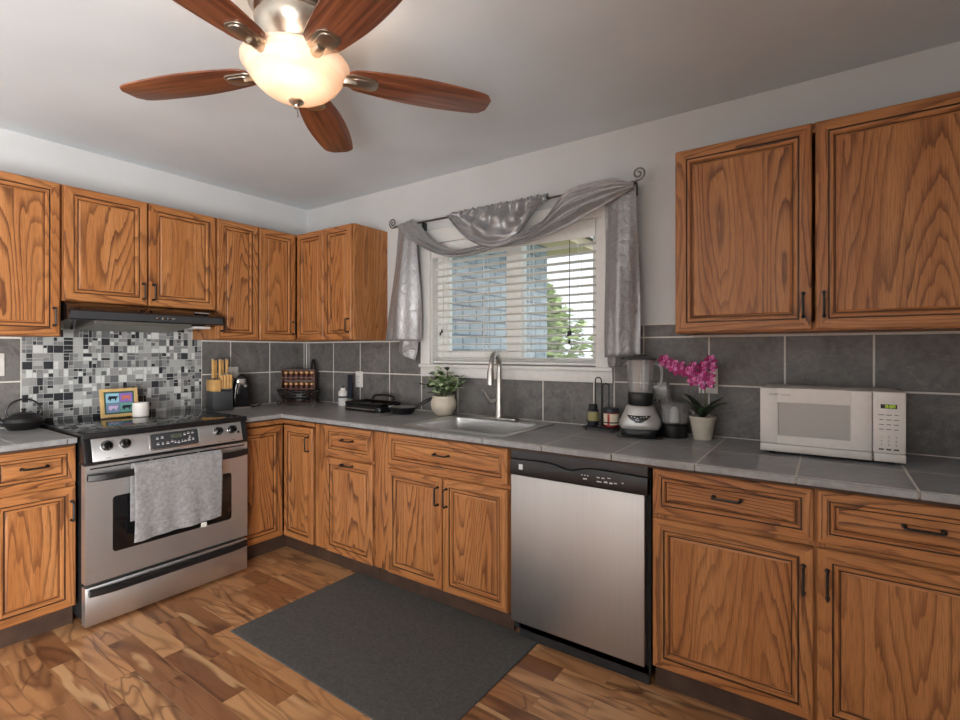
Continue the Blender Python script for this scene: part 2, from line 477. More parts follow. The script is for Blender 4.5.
def m_siding():
    t = NT('blue_grey_siding'); x, y, z = t.xyz(t.obj())
    br = t.n('ShaderNodeTexBrick', offset=.5); t.l(t.comb(t.math('ADD', x, y), z, 0), br.inputs['Vector'])
    br.inputs['Color1'].default_value = srgb(134,148,158); br.inputs['Color2'].default_value = srgb(150,162,170); br.inputs['Mortar'].default_value = srgb(100,110,118)
    br.inputs['Scale'].default_value = 1; br.inputs['Brick Width'].default_value = .3; br.inputs['Row Height'].default_value = .19; br.inputs['Mortar Size'].default_value = .014
    t.l(br.outputs['Color'], t.b.inputs['Base Color']); t.b.inputs['Roughness'].default_value = .85
    return t.m
M['siding'] = m_siding()
def m_slat():
    t = NT('white_blind_slat'); t.b.inputs['Base Color'].default_value = srgb(240,239,235); t.b.inputs['Roughness'].default_value = .45
    tl = t.n('ShaderNodeBsdfTranslucent'); tl.inputs[0].default_value = srgb(244,242,236)
    mx = t.n('ShaderNodeMixShader'); mx.inputs[0].default_value = .10; t.l(t.b.outputs[0], mx.inputs[1]); t.l(tl.outputs[0], mx.inputs[2])
    t.l(mx.outputs[0], t.t.nodes['Material Output'].inputs['Surface'])
    return t.m
M['slat'] = m_slat()
mos = [plain('mosaic_'+n, c, r, spec=s) for n, c, r, s in (
    ('charcoal', (52,54,58), .12, .6), ('grey', (104,106,108), .18, .5), ('mid', (134,136,136), .2, .5),
    ('pale', (172,174,172), .22, .5), ('white', (206,208,206), .15, .5), ('silver', (150,150,150), .1, .8))]

# ------------------------------------------------------------------ setting
H = 2.396; RX = 3.97; RY = -6.0
WX0, WX1, WZ0, WZ1 = 1.316, 2.457, 1.177, 1.96
struct('floor', MB().box((-.15, RY-.15, -.1), (RX+.15, .15, 0)), M['floor'])
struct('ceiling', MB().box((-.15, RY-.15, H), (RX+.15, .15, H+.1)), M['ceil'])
struct('wall_left', MB().box((-.15, RY-.15, 0), (0, .15, H)), M['wall'])
mb = MB()
mb.box((0, 0, 0), (WX0, .15, H)); mb.box((WX1, 0, 0), (RX, .15, H)); mb.box((WX0, 0, 0), (WX1, .15, WZ0)); mb.box((WX0, 0, WZ1), (WX1, .15, H))
wall_b = struct('wall_back', mb, M['wall'])
struct('wall_right', MB().box((RX, RY, 0), (RX+.15, .15, H)), M['wall'])  # unseen wall, moved in close to keep light off the right cabinets
struct('wall_front', MB().box((-.0, RY-.15, 0), (RX, RY, H)), M['wall'])

# ---- grey wall tiles (tile field = part of its wall)
def tile_field(name, parent, us, vs_, put, th=.008, g=.0032):
    mb = MB()
    for i in range(len(us)-1):
        for j in range(len(vs_)-1):
            put(mb, us[i]+g, us[i+1]-g, vs_[j]+g, vs_[j+1]-g, th)
    return mb
CT = .868
def putW(mb, a, b, c, d, th): mb.box((a, -th, c), (b, -.001, d), 0, .0012, 1)
def putL(mb, a, b, c, d, th): mb.box((.001, a, c), (th, b, d), 0, .0012, 1)
# window wall
rows = [CT, 1.103, 1.328]
xsA = [.04+.3*i for i in range(-1, 5)]; xsA[0] = .012; xsA[-1] = 1.236
wl = bpy.data.objects['wall_left']
mb = tile_field('t', wall_b, [.012, .04, .34, .64, .94, 1.236], rows, putW)
m2 = tile_field('t', wall_b, [1.236, 1.54, 1.84, 2.14, 2.44, 2.55], [CT, 1.098], putW)
m3 = tile_field('t', wall_b, [2.55, 2.70, 3.0, 3.3, 3.6, 3.9, 4.0], [CT, 1.103, 1.328], putW)
m4 = tile_field('t', wall_b, [2.55, 2.70, 2.921], [1.328, 1.392], putW)
for i, q in enumerate((mb, m2, m3, m4)): q.build('tile_backsplash', M['slate'], wall_b)
g = MB(); g.box((0, -.0072, CT-.002), (1.236, 0, 1.334)); g.box((1.236, -.0072, CT-.002), (2.55, 0, 1.10)); g.box((2.55, -.0072, CT-.002), (4.0, 0, 1.334)); g2 = MB(); g2.box((2.55, -.0072, 1.3342), (2.921, 0, 1.395)); g2.build('grout', M['grout'], wall_b)
g.build('grout', M['grout'], wall_b)
# stove wall
def clipY(lst, lo, hi): return lst
l1 = tile_field('t', wl, [-.829, -.63, -.33, -.03, -.009], rows, putL)
l2 = tile_field('t', wl, [-2.06, -2.03, -1.74], rows, putL)
l1.build('tile_backsplash', M['slate'], wl); l2.build('tile_backsplash', M['slate'], wl)
g = MB(); g.box((0, -.829, CT-.002), (.0072, -.006, 1.334)); g.box((0, -2.06, CT-.002), (.0072, -1.74, 1.334))
g.build('grout', M['grout'], wl)
# mosaic sheet behind the range
rm = random.Random(3); mb = MB()
mod = .0433; y0, y1, z0, z1 = -1.738, -.829, CT-.01, 1.345
ny, nz = 21, 11
def mt():
    return rm.choices(range(6), (20, 17, 16, 20, 12, 15))[0]
def tl(a, b, c, d):
    g_ = .0016; t0 = rm.uniform(-.010, .010); t1 = rm.uniform(-.010, .010)
    k = mt(); x = .0085
    ya, yb, za, zb = a+g_, b-g_, c+g_, d-g_
    v = []
    bm = mb.bm
    hy, hz = (yb-ya)/2, (zb-za)/2
    front = [bm.verts.new((x + t0*sy*hy*4 + t1*sz*hz*4, (ya+yb)/2+sy*hy, (za+zb)/2+sz*hz)) for sy, sz in ((-1,-1),(1,-1),(1,1),(-1,1))]
    back = [bm.verts.new((.004, p.co.y, p.co.z)) for p in front]
    bm.faces.new(front).material_index = k
    for i in range(4): bm.faces.new((back[i], back[(i+1) % 4], front[(i+1) % 4], front[i])).material_index = k
for i in range(ny):
    for j in range(nz + (4 if 2 <= i < 19 else 0)):
        a, c = y0+i*mod, z0+.002+j*mod; b, d = a+mod, c+mod
        h = rm.choice((.5, .62, .38)); v = rm.choice((.5, .62, .38))
        if d > 1.345 and (b > -.9 or a < -1.652): continue
        p = rm.choices(range(6), (22, 16, 12, 22, 16, 12))[0]
        ym, zm = lerp(a, b, h), lerp(c, d, v)
        if p == 0: tl(a, b, c, d)
        elif p == 1: tl(a, ym, c, d); tl(ym, b, c, d)
        elif p == 2: tl(a, b, c, zm); tl(a, b, zm, d)
        elif p == 3: tl(a, ym, c, zm); tl(a, ym, zm, d); tl(ym, b, c, d)
        elif p == 4: tl(a, ym, c, d); tl(ym, b, c, zm); tl(ym, b, zm, d)
        else: tl(a, ym, c, zm); tl(ym, b, c, zm); tl(a, ym, zm, d); tl(ym, b, zm, d)
mb.build('mosaic_backsplash', mos, wl, smooth=0)
g = MB(); g.box((0, y0-.004, z0-.004), (.006, y1+.004, 1.338)); g.box((0, -1.65, 1.338), (.006, -.895, 1.50))
g.build('mosaic_grout', M['mgrout'], wl)

# ---- window
wr = bpy.data.objects.new('window_1', None); COL.objects.link(wr); wr.location = ((WX0+WX1)/2, 0, WZ0); wr['kind'] = 'structure'
def wpart(name, mb, m):
    o = mb.build(name, m, wr); o.location = (-(WX0+WX1)/2, 0, -WZ0); return o
mb = MB()
mb.box((1.238, -.02, 1.16), (WX0, 0, 2.05), 0, .003); mb.box((WX1, -.02, 1.16), (2.535, 0, 2.05), 0, .003)
mb.box((1.238, -.022, WZ1), (2.535, 0, 2.05), 0, .003)
wpart('casing', mb, M['white_trim'])
mb = MB(); mb.box((1.236, -.018, 1.095), (2.545, 0, 1.156), 0, .003); mb.box((1.232, -.034, 1.156), (2.549, .06, WZ0-.0002), 0, .003)
wpart('window_sill', mb, M['white_trim'])
mb = MB(); mb.box((WX0, 0, WZ0), (WX0+.008, .06, WZ1)); mb.box((WX1-.008, 0, WZ0), (WX1, .06, WZ1)); mb.box((WX0, 0, WZ1-.008), (WX1, .06, WZ1))
wpart('jamb', mb, M['white_trim'])
mb = MB()
e_ = .0006
mb.box((WX0+e_, .0605, WZ0+e_), (WX0+.05, .13, WZ1-e_)); mb.box((WX1-.05, .0605, WZ0+e_), (WX1-e_, .13, WZ1-e_))
mb.box((WX0+.05, .0605, WZ0+e_), (WX1-.05, .13, WZ0+.045)); mb.box((WX0+.05, .0605, WZ1-.045), (WX1-.05, .13, WZ1-e_))
mb.box((1.886, .061, WZ0+.0455), (1.962, .12, WZ1-.0455))
wpart('window_frame', mb, M['vinyl'])
mb = MB()
q0, q1 = WX0+.0505, 1.8855
mb.box((q0, .07, WZ0+.0455), (q0+.04, .105, WZ1-.0455)); mb.box((q1-.035, .07, WZ0+.0455), (q1, .105, WZ1-.0455))
mb.box((q0+.04, .07, WZ0+.0455), (q1-.035, .105, WZ0+.085)); mb.box((q0+.04, .07, WZ1-.085), (q1-.035, .105, WZ1-.0455))
wpart('sash', mb, M['vinyl'])
wpart('pane', MB().box((WX0+.09, .085, WZ0+.085), (1.85, .089, WZ1-.085)), M['glass'])
wpart('pane', MB().box((1.962, .095, WZ0+.045), (WX1-.05, .099, WZ1-.045)), M['glass'])

# ---- outside
gr = MB().box((-30, .4, -1.2), (20, 40, -1.0)).build('lawn', M['grass']); tag(gr, 'green lawn seen low through the window blind', 'lawn', kind='structure')
hs = thing('house', 'blue-grey clad neighbouring house with tan eaves seen through the blind', 'house', (-.41, 1.3, -1.0))
MB().box((-6, 0, 0), (0, 3.7, 4.0)).build('house_wall', M['siding'], hs)
mb = MB(); mb.box((-6.5, -.1, 4.0), (.55, 4.35, 4.14)); mb.build('eave', M['soffit'], hs)
mb = MB(); mb.prism([(-6.6, 0), (.65, 0), (-2.98, 1.7)], 4.6, 0, 0, Matrix.Translation((0, 4.45, 4.1405)) @ Matrix.Rotation(PI/2, 4, 'X')); mb.build('house_roof', M['roof'], hs)
def tree(x, y, h, r, label, seed):
    rn = random.Random(seed)
    t = thing('leafy_tree', label, 'tree', (x, y, -1.0))
    MB().tube([(0,0,0), (.05,0,h*.5), (0,.05,h*.8)], [.12,.09,.04], 8).build('trunk', M['bark'], t)
    mb = MB()
    for k in range(900):
        a = rn.uniform(0, 2*PI); e = rn.uniform(-1, 1); q = r*rn.uniform(.55, 1)
        c = Vector((math.cos(a)*math.sqrt(1-e*e)*q, math.sin(a)*math.sqrt(1-e*e)*q, h*.68 + e*q*h*.34/r))
        R = Matrix.Translation(c) @ Matrix.Rotation(rn.uniform(0, 6), 4, 'Z') @ Matrix.Rotation(rn.uniform(-1, 1), 4, 'X')
        s = rn.uniform(.13, .24)
        b = mb.bm; V = [b.verts.new(R @ Vector(p)) for p in ((-s,0,0),(0,-s*.5,.03),(s,0,0),(0,s*.5,.03))]; b.faces.new(V)
    mb.build('foliage', M['tree_leaf'], t, smooth=0)
tree(-4.2, 12.5, 3.9, 1.3, 'bushy green tree low beside the corner of the neighbouring house', 1)
tree(-1.2, 12.5, 3.9, 1.5, 'wide green tree seen low at the right end of the window', 2)
tree(-3.05, 10.0, 4.2, .45, 'slim pale tree rising beside the neighbouring house corner', 4)

# ------------------------------------------------------------------ cabinets
DOORP = [(0,.02,0),(0,.004,0),(.004,0,0),(.038,0,0),(.0395,.0045,2),(.0425,.0045,2),(.0440,.0008,0),(.0530,.0015,0),(.0575,.0095,0),(.0610,.0095,2),(.068,.0055,0)]
def pull(name, parent, x, y, z, vertical, L=.085, s=.028):
    r = .0042; h = L/2
    pts = [(0,0,-h),(0,-s*.8,-h),(0,-s,-h*.86),(0,-s,0),(0,-s,h*.86),(0,-s*.8,h),(0,0,h)]
    if not vertical: pts = [(p[2], p[1], -p[0]) for p in pts]
    mb = MB(); mb.tube(pts, r, 8); 
    for sg in (-1, 1):
        c = (0, 0, sg*h) if vertical else (sg*h, 0, 0)
        mb.lathe([(0,0),(.0075,0),(.0065,.004),(0,.004)], (0,0,0), 12, 0, Matrix.Translation(c) @ Matrix.Rotation(PI/2, 4, 'X'))
    return mb.build(name, M['black_metal'], parent, loc=(x, y, z))
def door(root, x0, x1, z0, z1, yf, handle=None, kind='door', hz=None, hx=None, hv=True):
    mb = MB().rings(x0, x1, z0, z1, yf, DOORP, 1 if kind == 'drawer' else 0, .8 if kind == 'drawer' else 1.0)
    d = mb.build(kind, OAK, root, smooth=20)
    if handle: pull('handle', d, hx, yf, hz, hv)
    return d
def carcass(root, w, dep, z0, z1, name='cabinet_body', stiles=(), rails=(), sides=True):
    """open-front box of panels plus face frame; local x 0..w, back at y=0"""
    mb = MB(); t = .016; g = .0015
    mb.box((g,-dep+.018,z0), (t,-.012,z1)); mb.box((w-t,-dep+.018,z0), (w-g,-.012,z1))
    mb.box((t,-dep+.018,z0), (w-t,-.012,z0+t)); mb.box((t,-.024,z0+t), (w-t,-.012,z1))
    if z1 > 1: mb.box((t,-dep+.018,z1-t), (w-t,-.012,z1))
    mb.box((g,-dep,z0), (.04,-dep+.018,z1), 0, .001, 1); mb.box((w-.04,-dep,z0), (w-g,-dep+.018,z1), 0, .001, 1)
    mb.box((.04,-dep+.0004,z0), (w-.04,-dep+.018,z0+.035), 1); mb.box((.04,-dep+.0004,z1-.035), (w-.04,-dep+.018,z1), 1)
    for (a, b) in stiles: mb.box((a,-dep-.0004,z0), (b,-dep+.018,z1))
    for (a, b) in rails: mb.box((.04,-dep+.0006,a), (w-.04,-dep+.018,b), 1)
    return mb.build(name, OAK, root)
def toe(root, w, y=-.575, z=.095):
    return MB().box((.002, y, 0), (w-.002, y+.014, z)).build('toe_kick', M['toe'], root)
UB, UT = 1.335, 2.097; BB, BT = .095, CT-.036
UD, BD = .303, .61
fU, fB = -.323, -.63
R90 = PI/2
# upper cabinets, stove wall
c = thing('upper_cabinet', 'oak wall cabinet left of the range hood, cut off by the left picture edge', 'cabinet', (0, -2.04, UB), R90)
def up(c, w, doors, zb=UB, zt=UT):
    carcass(c, w, UD, 0, zt-zb).location.z = 0
    for (x0, x1, hx) in doors: door(c, x0, x1, .004, zt-zb-.004, fU, hx is not None, 'door', .095, hx)
# (upper carcass needs its top: z1>1 test uses absolute heights, so give it a lid here)
def lid(c, w, h): MB().box((.002, -UD+.02, h-.016), (w-.002, -.012, h-.0005)).build('cabinet_top', OAK, c)
up(c, .385, [(.012, .376, .352)]); lid(c, .385, UT-UB)
c = thing('upper_cabinet', 'short oak wall cabinet with two doors above the range hood', 'cabinet', (0, -1.654, 1.513), R90)
carcass(c, .764, UD, 0, UT-1.513); lid(c, .764, UT-1.513)
door(c, .006, .378, .004, UT-1.513-.004, fU, True, 'door', .08, .357); door(c, .386, .758, .004, UT-1.513-.004, fU, True, 'door', .08, .407)
c = thing('upper_cabinet', 'narrow oak wall cabinet between the range hood and the corner cabinet', 'cabinet', (0, -.889, UB), R90)
up(c, .279, [(.006, .276, .03)]); lid(c, .279, UT-UB)
# corner upper: L-shaped body, two doors meeting in the inner corner
c = thing('corner_cabinet', 'oak corner wall cabinet with two doors meeting at the inner corner', 'cabinet', (0, 0, UB))
h = UT-UB
mb = MB()
mb.prism([(.012,-.012),(.622,-.012),(.622,-.303),(.303,-.303),(.303,-.606),(.012,-.606)], .016, 0)
mb.prism([(.012,-.012),(.622,-.012),(.622,-.303),(.303,-.303),(.303,-.606),(.012,-.606)], .016, 0, 0, Matrix.Translation((0,0,h-.016)))
mb.box((.608,-.303,.016), (.622,-.012,h-.016)); mb.box((.012,-.606,.016), (.303,-.592,h-.016)); mb.box((.012,-.592,.016),(.02,-.012,h-.016)); mb.box((.02,-.02,.016),(.608,-.012,h-.016))
mb.build('cabinet_body', OAK, c)
dA = door(c, .0, .275, .004, h-.004, 0, True, 'door', .09, .252); dA.rotation_euler = (0, 0, R90); dA.location = (.323, -.601, 0)
dB = door(c, .33, .622, .004, h-.004, fU)
c = thing('upper_cabinet', 'narrow oak wall cabinet left of the window with an exposed oak side', 'cabinet', (.624, 0, UB))
up(c, .285, [(.005, .281, .257)]); lid(c, .285, h)
MB().box((.2855, -UD-.0, 0), (.291, -.004, h), 0).build('side_panel', OAK, c)
c = thing('upper_cabinet', 'wide oak wall cabinet with two doors above the microwave', 'cabinet', (2.927, 0, UB))
up(c, .962, [(.004, .476, .45), (.487, .957, .513)]); lid(c, .962, h)
MB().box((-.0045, -UD, 0), (.0005, -.004, h), 0).build('side_panel', OAK, c)

# base cabinets
DZ = (.1, .646); RZ = (.664, .829)
def base(label, loc, rz, w, fronts, stiles=(), t=True, extra_rail=True):
    c = thing('base_cabinet', label, 'cabinet', loc, rz)
    carcass(c, w, BD, BB, BT, stiles=stiles, rails=[(.636, .676)] if extra_rail else [])
    if t: toe(c, w)
    for f in fronts: door(c, *f[:5], **f[5])
    return c
base('narrow oak base cabinet left of the stove with one drawer over one door', (0, -1.995, 0), R90, .31,
     [(.006, .306, *RZ, fB, dict(kind='drawer', handle=True, hx=.16, hz=.755, hv=False)), (.006, .306, *DZ, fB, dict(handle=True, hx=.29, hz=.535))])
# corner base: two doors meeting at right angles
c = thing('corner_base_cabinet', 'oak corner base cabinet with two doors meeting right of the stove', 'cabinet', (0, 0, 0))
mb = MB()
L = [(.012,-.012),(.925,-.012),(.925,-.60),(.60,-.60),(.60,-.915),(.012,-.915)]
mb.prism(L, .016, 0, 0, Matrix.Translation((0,0,BB)))
mb.box((.909,-.60,BB+.016),(.925,-.012,BT)); mb.box((.012,-.915,BB+.016),(.60,-.899,BT)); mb.box((.012,-.899,BB+.016),(.02,-.012,BT)); mb.box((.02,-.02,BB+.016),(.909,-.012,BT))
mb.box((.62,-.62,.805),(.925,-.602,BT-.001), 1); mb.box((.602,-.915,.805),(.62,-.62,BT-.001), 1)
mb.build('cabinet_body', OAK, c)
mb = MB(); mb.box((.56,-.575,0),(.925,-.561,BB)); mb.box((.561,-.915,0),(.575,-.575,BB)); mb.build('toe_kick', M['toe'], c)
dA = door(c, .0, .285, .1, .797, 0, True, 'door', .70, .03); dA.rotation_euler = (0, 0, R90); dA.location = (.63, -.918, 0)
door(c, .634, .918, .1, .797, fB, True, 'door', .70, .884)
base('narrow oak base cabinet left of the sink cabinet with a drawer over a tilt door', (.927, 0, 0), 0, .512,
     [(.110, .506, *RZ, fB, dict(kind='drawer', handle=True, hx=.308, hz=.757, hv=False)), (.110, .506, *DZ, fB, dict(handle=True, hx=.308, hz=.618, hv=False))], stiles=[(.0015, .112)])
bpy.data.objects['base_cabinet.001'].name  # the tilt-door cabinet
base('oak sink base cabinet under the window with a false drawer over two doors', (1.441, 0, 0), 0, .853,
     [(.108, .849, *RZ, fB, dict(kind='drawer', handle=True, hx=.475, hz=.757, hv=False)),
      (.108, .474, *DZ, fB, dict(handle=True, hx=.452, hz=.555)), (.482, .849, *DZ, fB, dict(handle=True, hx=.506, hz=.555))], stiles=[(.0015, .11)])
base('wide oak base cabinet right of the dishwasher with two drawers over two doors', (2.914, 0, 0), 0, .99,
     [(.006, .501, *RZ, fB, dict(kind='drawer', handle=True, hx=.255, hz=.757, hv=False)), (.510, .984, *RZ, fB, dict(kind='drawer', handle=True, hx=.76, hz=.757, hv=False)),
      (.006, .501, *DZ, fB, dict(handle=True, hx=.474, hz=.54)), (.510, .984, *DZ, fB, dict(handle=True, hx=.536, hz=.54))], stiles=[(.48, .53)])

# ------------------------------------------------------------------ counters
SX0, SX1, SY0, SY1 = 1.64, 2.215, -.555, -.075     # hole for the sink
def sub(r, h):
    x0, y0, x1, y1 = r; a, b, c2, d = h
    if x1 <= a or x0 >= c2 or y1 <= b or y0 >= d: return [r]
    out = []
    if x0 < a: out.append((x0, y0, a, y1)); x0 = a
    if x1 > c2: out.append((c2, y0, x1, y1)); x1 = c2
    if y0 < b: out.append((x0, y0, x1, b))
    if y1 > d: out.append((x0, d, x1, y1))
    return out
HOLE = (SX0, SY0, SX1, SY1)
ct = thing('countertop', 'grey tiled L-shaped countertop running under the window past the sink', 'countertop', (0, 0, BT))
def tiles(parent, rects, edges, z=CT-BT):
    mb = MB(); gb = MB(); eb = MB(); sbm = MB()
    for (xs, ys) in rects:
        gb_r = sub((xs[0], ys[0], xs[-1], ys[-1]), HOLE)
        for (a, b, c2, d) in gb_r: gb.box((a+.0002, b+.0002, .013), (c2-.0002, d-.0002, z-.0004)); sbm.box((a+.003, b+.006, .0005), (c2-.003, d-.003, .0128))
        for i in range(len(xs)-1):
            for j in range(len(ys)-1):
                q = .0030
                for r in sub((xs[i]+q, ys[j]+q, xs[i+1]-q, ys[j+1]-q), HOLE):
                    mb.box((r[0], r[1], z-.006), (r[2], r[3], z), 0, .0008, 1)
    for (p, q2, ax) in edges:
        eb.box(p, q2, 0, .0015, 1)
        if q2[1]-p[1] < .02: gb.box((p[0], q2[1]-.002, .014), (q2[0], q2[1]+.005, z-.0006))
        else: gb.box((p[0]-.005, p[1], .014), (p[0]+.002, q2[1], z-.0006))
    gb.build('grout_bed', M['grout'], parent); sbm.build('substrate', M['toe'], parent); mb.build('tile_surface', M['slate_top'], parent); eb.build('edge_tile', M['slate_top'], parent)  # substrate's dark brown also paints the shadowed gap under the edge tiles
X = [.010, .10, .392, .690, .986, 1.282, 1.580, 1.877, 2.177, 2.476, 2.775, 3.072, 3.369, 3.661, 3.915]
Y = [-.648, -.36, -.010]
FR = -.662
ed = []
xe = [.665, .986] + X[5:]
for i in range(len(xe)-1): ed.append(((xe[i]+.002, FR, .013), (xe[i+1]-.002, FR+.0085, CT-BT-.001), 0))
for a, b in ((-.915, -.665),): ed.append(((.6535, a, .013), (.662, b, CT-BT-.001), 0))
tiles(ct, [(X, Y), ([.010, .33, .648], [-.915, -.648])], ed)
ct2 = thing('countertop', 'short grey tiled countertop left of the stove under the kettle', 'countertop', (0, 0, BT))
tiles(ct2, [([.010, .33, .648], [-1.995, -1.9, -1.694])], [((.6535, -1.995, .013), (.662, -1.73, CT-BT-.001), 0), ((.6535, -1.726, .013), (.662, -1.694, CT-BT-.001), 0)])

# ------------------------------------------------------------------ stove (local: x = along the wall, front = -y)
SW = .758
st = thing('stove', 'stainless slide-in stove with black glass cooktop left of the corner cabinet', 'stove', (0, -1.686, 0), R90)
SW = .766
mb = MB(); mb.box((.012, -.66, .03), (SW-.012, -.03, .872)); 
for sx in (.05, SW-.05):
    for sy in (-.6, -.08): mb.cyl((sx, sy, 0), .018, .03, 12)
mb.build('stove_body', M['black_matte'], st)
mb = MB(); mb.box((-.004, -.705, CT+.004), (SW+.004, -.012, CT+.018), 0, .004, 2)
mb.build('cooktop', M['black_gloss'], st)
mb = MB(); mb.box((-.004, -.708, CT-.008), (SW+.004, -.690, CT+.0195), 0, .003); mb.build('cooktop_trim', M['black_plastic'], st)
# slanted control panel
pz0, pz1, py0, py1 = .757, .863, -.728, -.700
mb = MB()
prof = [(py1+.04, pz0), (py0, pz0), (py1, pz1), (py1+.04, pz1)]
Mx = Matrix(((0,0,1,0),(1,0,0,0),(0,1,0,0),(0,0,0,1)))
mb.prism(prof, .706, 0, .003, Matrix.Translation((.03, 0, 0)) @ Mx)
cp = mb.build('control_panel', M['steel'], st)
for a, b in ((.0, .0295), (.7365, .766)):
    mb = MB(); mb.prism([(p[0]+(.0015 if p[0] < -.69 else 0), p[1]) for p in prof], b-a, 0, .003, Matrix.Translation((a, 0, 0)) @ Mx)
    mb.build('panel_end_cap', M['black_plastic'], st)
ang = math.atan2(py1-py0, pz1-pz0)         # lean of the panel
def onpanel(x, t, off=0):                   # t 0..1 from the bottom to the top of the slanted face
    return Vector((x, lerp(py0, py1, t) - off*math.cos(ang), lerp(pz0, pz1, t) + off*math.sin(ang)))
PF = Matrix.Rotation(-ang, 4, 'X') @ FACE
def rrect(w, h, r, n=5):
    P = []
    for (cx, cy, a0) in ((w/2-r, h/2-r, 0), (-w/2+r, h/2-r, 90), (-w/2+r, -h/2+r, 180), (w/2-r, -h/2+r, 270)):
        for k in range(n+1): a = math.radians(a0+90*k/n); P.append((cx+r*math.cos(a), cy+r*math.sin(a)))
    return P
mb = MB(); mb.prism(rrect(.240, .088, .012), .0022, 0, .0005, Matrix.Translation(onpanel(.383, .52)) @ PF)
mb.build('display_bezel', M['chrome'], cp)
mb = MB(); mb.prism(rrect(.226, .076, .009), .0036, 0, .0006, Matrix.Translation(onpanel(.383, .52)) @ PF)
dp = mb.build('display_panel', M['dark_grey'], cp)
mb = MB(); mb.prism(rrect(.052, .017, .002), .0008, 0, 0, Matrix.Translation(onpanel(.388, .66, .0037)) @ PF); mb.build('clock_display', M['lcd'], cp)
rn = random.Random(5); mb = MB()
for (bx, bt) in ((.30,.62),(.322,.64),(.30,.36),(.322,.36),(.345,.36),(.366,.42),(.38,.36),(.396,.33),(.414,.36),(.428,.66),(.428,.36),(.447,.70),(.468,.70),(.452,.50),(.468,.40),(.447,.38)):
    mb.prism(rrect(rn.uniform(.008,.014), .005, .001, 2), .0006, 0, 0, Matrix.Translation(onpanel(bx, bt, .0037)) @ PF)
    mb.prism(rrect(rn.uniform(.004,.012), .0018, .0003, 2), .0006, 0, 0, Matrix.Translation(onpanel(bx, bt+.07, .0037)) @ PF)
mb.build('button_legend', M['white_print'], cp)
text_mesh('maker_name', 'Kenmore', .009, M['black_plastic'], cp, Matrix.Translation(onpanel(.383, .035, .0006)) @ PF)
text_mesh('clock_digits', '12:45', .013, M['black_matte'], cp, Matrix.Translation(onpanel(.388, .655, .0047)) @ PF, .0002)
def knob(x):
    k = MB()
    k.lathe([(0,0),(.021,0),(.021,.004),(.0185,.006),(.0175,.024),(.0155,.027),(0,.027)], (0,0,0), 28, 0)
    k.box((-.004,-.017,.026), (.004,.017,.034), 0, .001)
    o = k.build('knob', M['black_gloss'], cp); o.matrix_local = Matrix.Translation(onpanel(x, .62, .0002)) @ PF
    r = MB(); r.lathe([(.0215,.0),(.0245,.0),(.0245,.003),(.0215,.003),(.0215,.0)], (0,0,0), 28, 0)
    q = r.build('knob_ring', M['chrome'], o)
    t = MB()
    for i in range(7):
        a = math.radians(-30 + i*40); t.box((-.0006,.0185,.0045), (.0006,.0205,.0055), 0, 0, 1, Matrix.Rotation(a, 4, 'Z'))
    t.build('knob_marks', M['white_print'], o)
for x in (.088, .162, .603, .68): knob(x)
for x in (.09, .163, .604, .68):
    mb = MB(); mb.prism(rrect(.02, .002, .0005, 2), .0005, 0, 0, Matrix.Translation(onpanel(x, .1, .0002)) @ PF)
    mb.build('knob_legend', M['fork_grey'], cp)
mb = MB().prism(rrect(.012, .013, .001, 2), .001, 0, 0, Matrix.Translation(onpanel(.715, .45, .0002)) @ PF); mb.build('badge', M['black_plastic'], cp)
# vent strip
mb = MB(); mb.box((.0, -.70, .743), (SW, -.65, .757), 0, .002); mb.build('vent_strip', M['black_plastic'], st)
# oven door with window
mb = MB()
a0, a1, b0, b1 = .113, .664, .333, .580
yf, yb = -.724, -.675
for (p, q) in (((.003, yf, .208), (SW-.003, yb, b0)), ((.003, yf, b1), (SW-.003, yb, .742)), ((.003, yf, b0), (a0, yb, b1)), ((a1, yf, b0), (SW-.003, yb, b1))):
    mb.box(p, q, 0)
od = mb.build('oven_door', M['steel'], st)
mb = MB(); mb.prism(rrect(a1-a0+.012, b1-b0+.012, .016), .004, 0, .0008, Matrix.Translation(((a0+a1)/2, yf+.0022, (b0+b1)/2)) @ FACE); mb.build('oven_window', M['black_gloss'], od)
mb = MB()
for (u0, u1) in ((.02, .26), (.275, .485), (.50, .745)):
    mb.box((u0, yf-.0006, .724), (u1, yf+.01, .731), 0, .0002, 1)
mb.build('vent_slot', M['black_matte'], od)
def bar(name, parent, z, w0, w1, yo, hgt, r=0, bow=.0):
    mb = MB(); n = 16; rows = []
    for i in range(n+1):
        t = i/n; x = lerp(w0, w1, t); e = 1-abs(2*t-1)**6
        y = yf - .012 - (yo-.012)*min(1, e*1.2); zz = z - bow*4*t*(1-t)*-1
        rows.append([(x, y+a, zz+b) for a, b in ((-.009,-hgt*.35),(-.009,hgt*.35),(-.003,hgt*.5),(.009,hgt*.5),(.012,0),(.009,-hgt*.5),(-.003,-hgt*.5))])
    mb.sheet(rows, 0, True); b = mb.bm
    bmesh.ops.holes_fill(b, edges=[e for e in b.edges if e.is_boundary])
    for xx in (w0+.012, w1-.012): mb.box((xx-.012, yf-.016, z-hgt*.4), (xx+.012, yf+.004, z+hgt*.4), 0, .003)
    return mb.build(name, M['black_plastic'], parent, recalc=True)
bar('oven_handle', od, .690, .008, SW-.008, .045, .032)
mb = MB(); mb.box((.003, yf, .018), (SW-.003, yb, .193), 0, .004)
dr = mb.build('storage_drawer', M['steel'], st)
bar('drawer_handle', dr, .170, .014, SW-.014, .032, .032)
